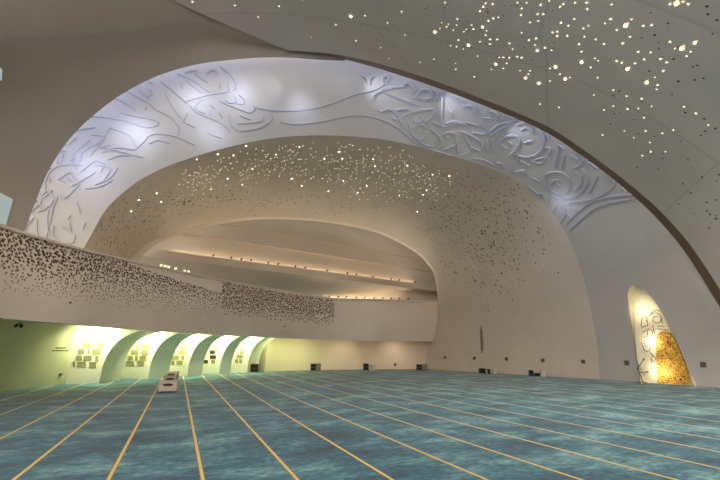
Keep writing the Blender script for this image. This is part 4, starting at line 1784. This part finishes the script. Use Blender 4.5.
# added fill spots under the soffit, without fixtures, that brighten the far wall
for (u, v), pw, col in (((268, 371.4), 220, (0.84, 1.0, 0.42)), ((300, 370.5), 130, (0.92, 1.0, 0.5)), ((345, 369.8), 70, (1.0, 0.84, 0.62)), ((395, 369.3), 80, (1.0, 0.82, 0.62))):
    q = W(u, v)
    spotl('soffit_fill_spot', q + (Vector((1.0, -1.7, ZS - 0.6)) if u < 310 else Vector((0.2, -0.95, ZS - 0.45))), q + Vector((0, 1.0, 0.6)), pw * 0.9, col, 150, 1.0, 0.5)
# warm uplights behind the balcony rim that graze the edge of the opening
for u, pw in ((175, 40), (225, 60), (285, 90), (335, 110), (385, 130), (420, 90)):
    q = P(u, 300, depth_at(u) + 0.9)
    q.z = 5.2
    spotl('rim_uplight', q, q + Vector((0.6, -0.3, 6)), pw * 2.3, (1.0, 0.86, 0.66), 130, 1.0, 0.2)
# cool wall-washers that graze the left end of the arch band
for (u, v), (fu, fv, fd), pw in (((90, 172), (72, 152, 15.3), 260), ((136, 138), (112, 118, 16.0), 300), ((196, 104), (176, 86, 16.8), 240), ((212, 138), (196, 118, 17.6), 150), ((240, 100), (225, 76, 17.5), 240), ((565, 205), (585, 188, 20.0), 110), ((300, 110), (300, 80, 19), 150)):
    tgt, nr = hit(bvh_band, u, v)
    src = tgt + nr * 1.25 + Vector((0, 0, 0.35))
    spotl('arch_washer', src, tgt, pw * 0.27, (0.60, 0.68, 1.0), 160, 1.0, 0.3)
# added raking lamps without fixtures that bring out the relief on the right shoulder
for (fu, fv), (tu, tv), pw in (((350, 78), (450, 120), 260), ((430, 92), (520, 150), 260), ((500, 114), (570, 200), 260), ((300, 80), (180, 110), 120)):
    a_, n_ = hit(bvh_band, fu, fv)
    b_, _n = hit(bvh_band, tu, tv)
    spotl('added_relief_lamp', a_ + n_ * 0.75, b_, pw, (0.72, 0.78, 1.0), 80, 1.0, 0.1)
# niche lamps: wide spots that look into the niche
mid_base = (mi[0] + mi[-1]) / 2
for z_, pw in ((0.7, 60), (2.2, 60), (3.9, 50)):
    row_ = [p for p in mi_s if abs(p.z - z_) < 0.6]
    c_ = sum(row_, Vector()) / len(row_)
    c_.z = z_
    spotl('niche_lamp', c_ - n_out * 0.55, c_ + n_out, pw * NICHE, (1.0, 0.88, 0.66), 118, 0.7, 0.3)

# ceiling downlights of the near shell (warm) light the hall
for (x, y, z, p) in ((4, 9, 15.2, 900), (10, 12, 11.0, 1500), (8, 3, 14, 800), (-3, 4, 14, 500)):
    spotl('hall_downlight', (x, y, z), (x, y + 2, 0), p * 2.2, (1.0, 0.9, 0.74), 130, 0.9, 0.5)
# gallery glow

w = bpy.data.worlds.new('World')
sc.world = w
w.use_nodes = True
bg = w.node_tree.nodes['Background']
bg.inputs['Color'].default_value = (1.0, 0.955, 0.89, 1)
bg.inputs['Strength'].default_value = 2.4
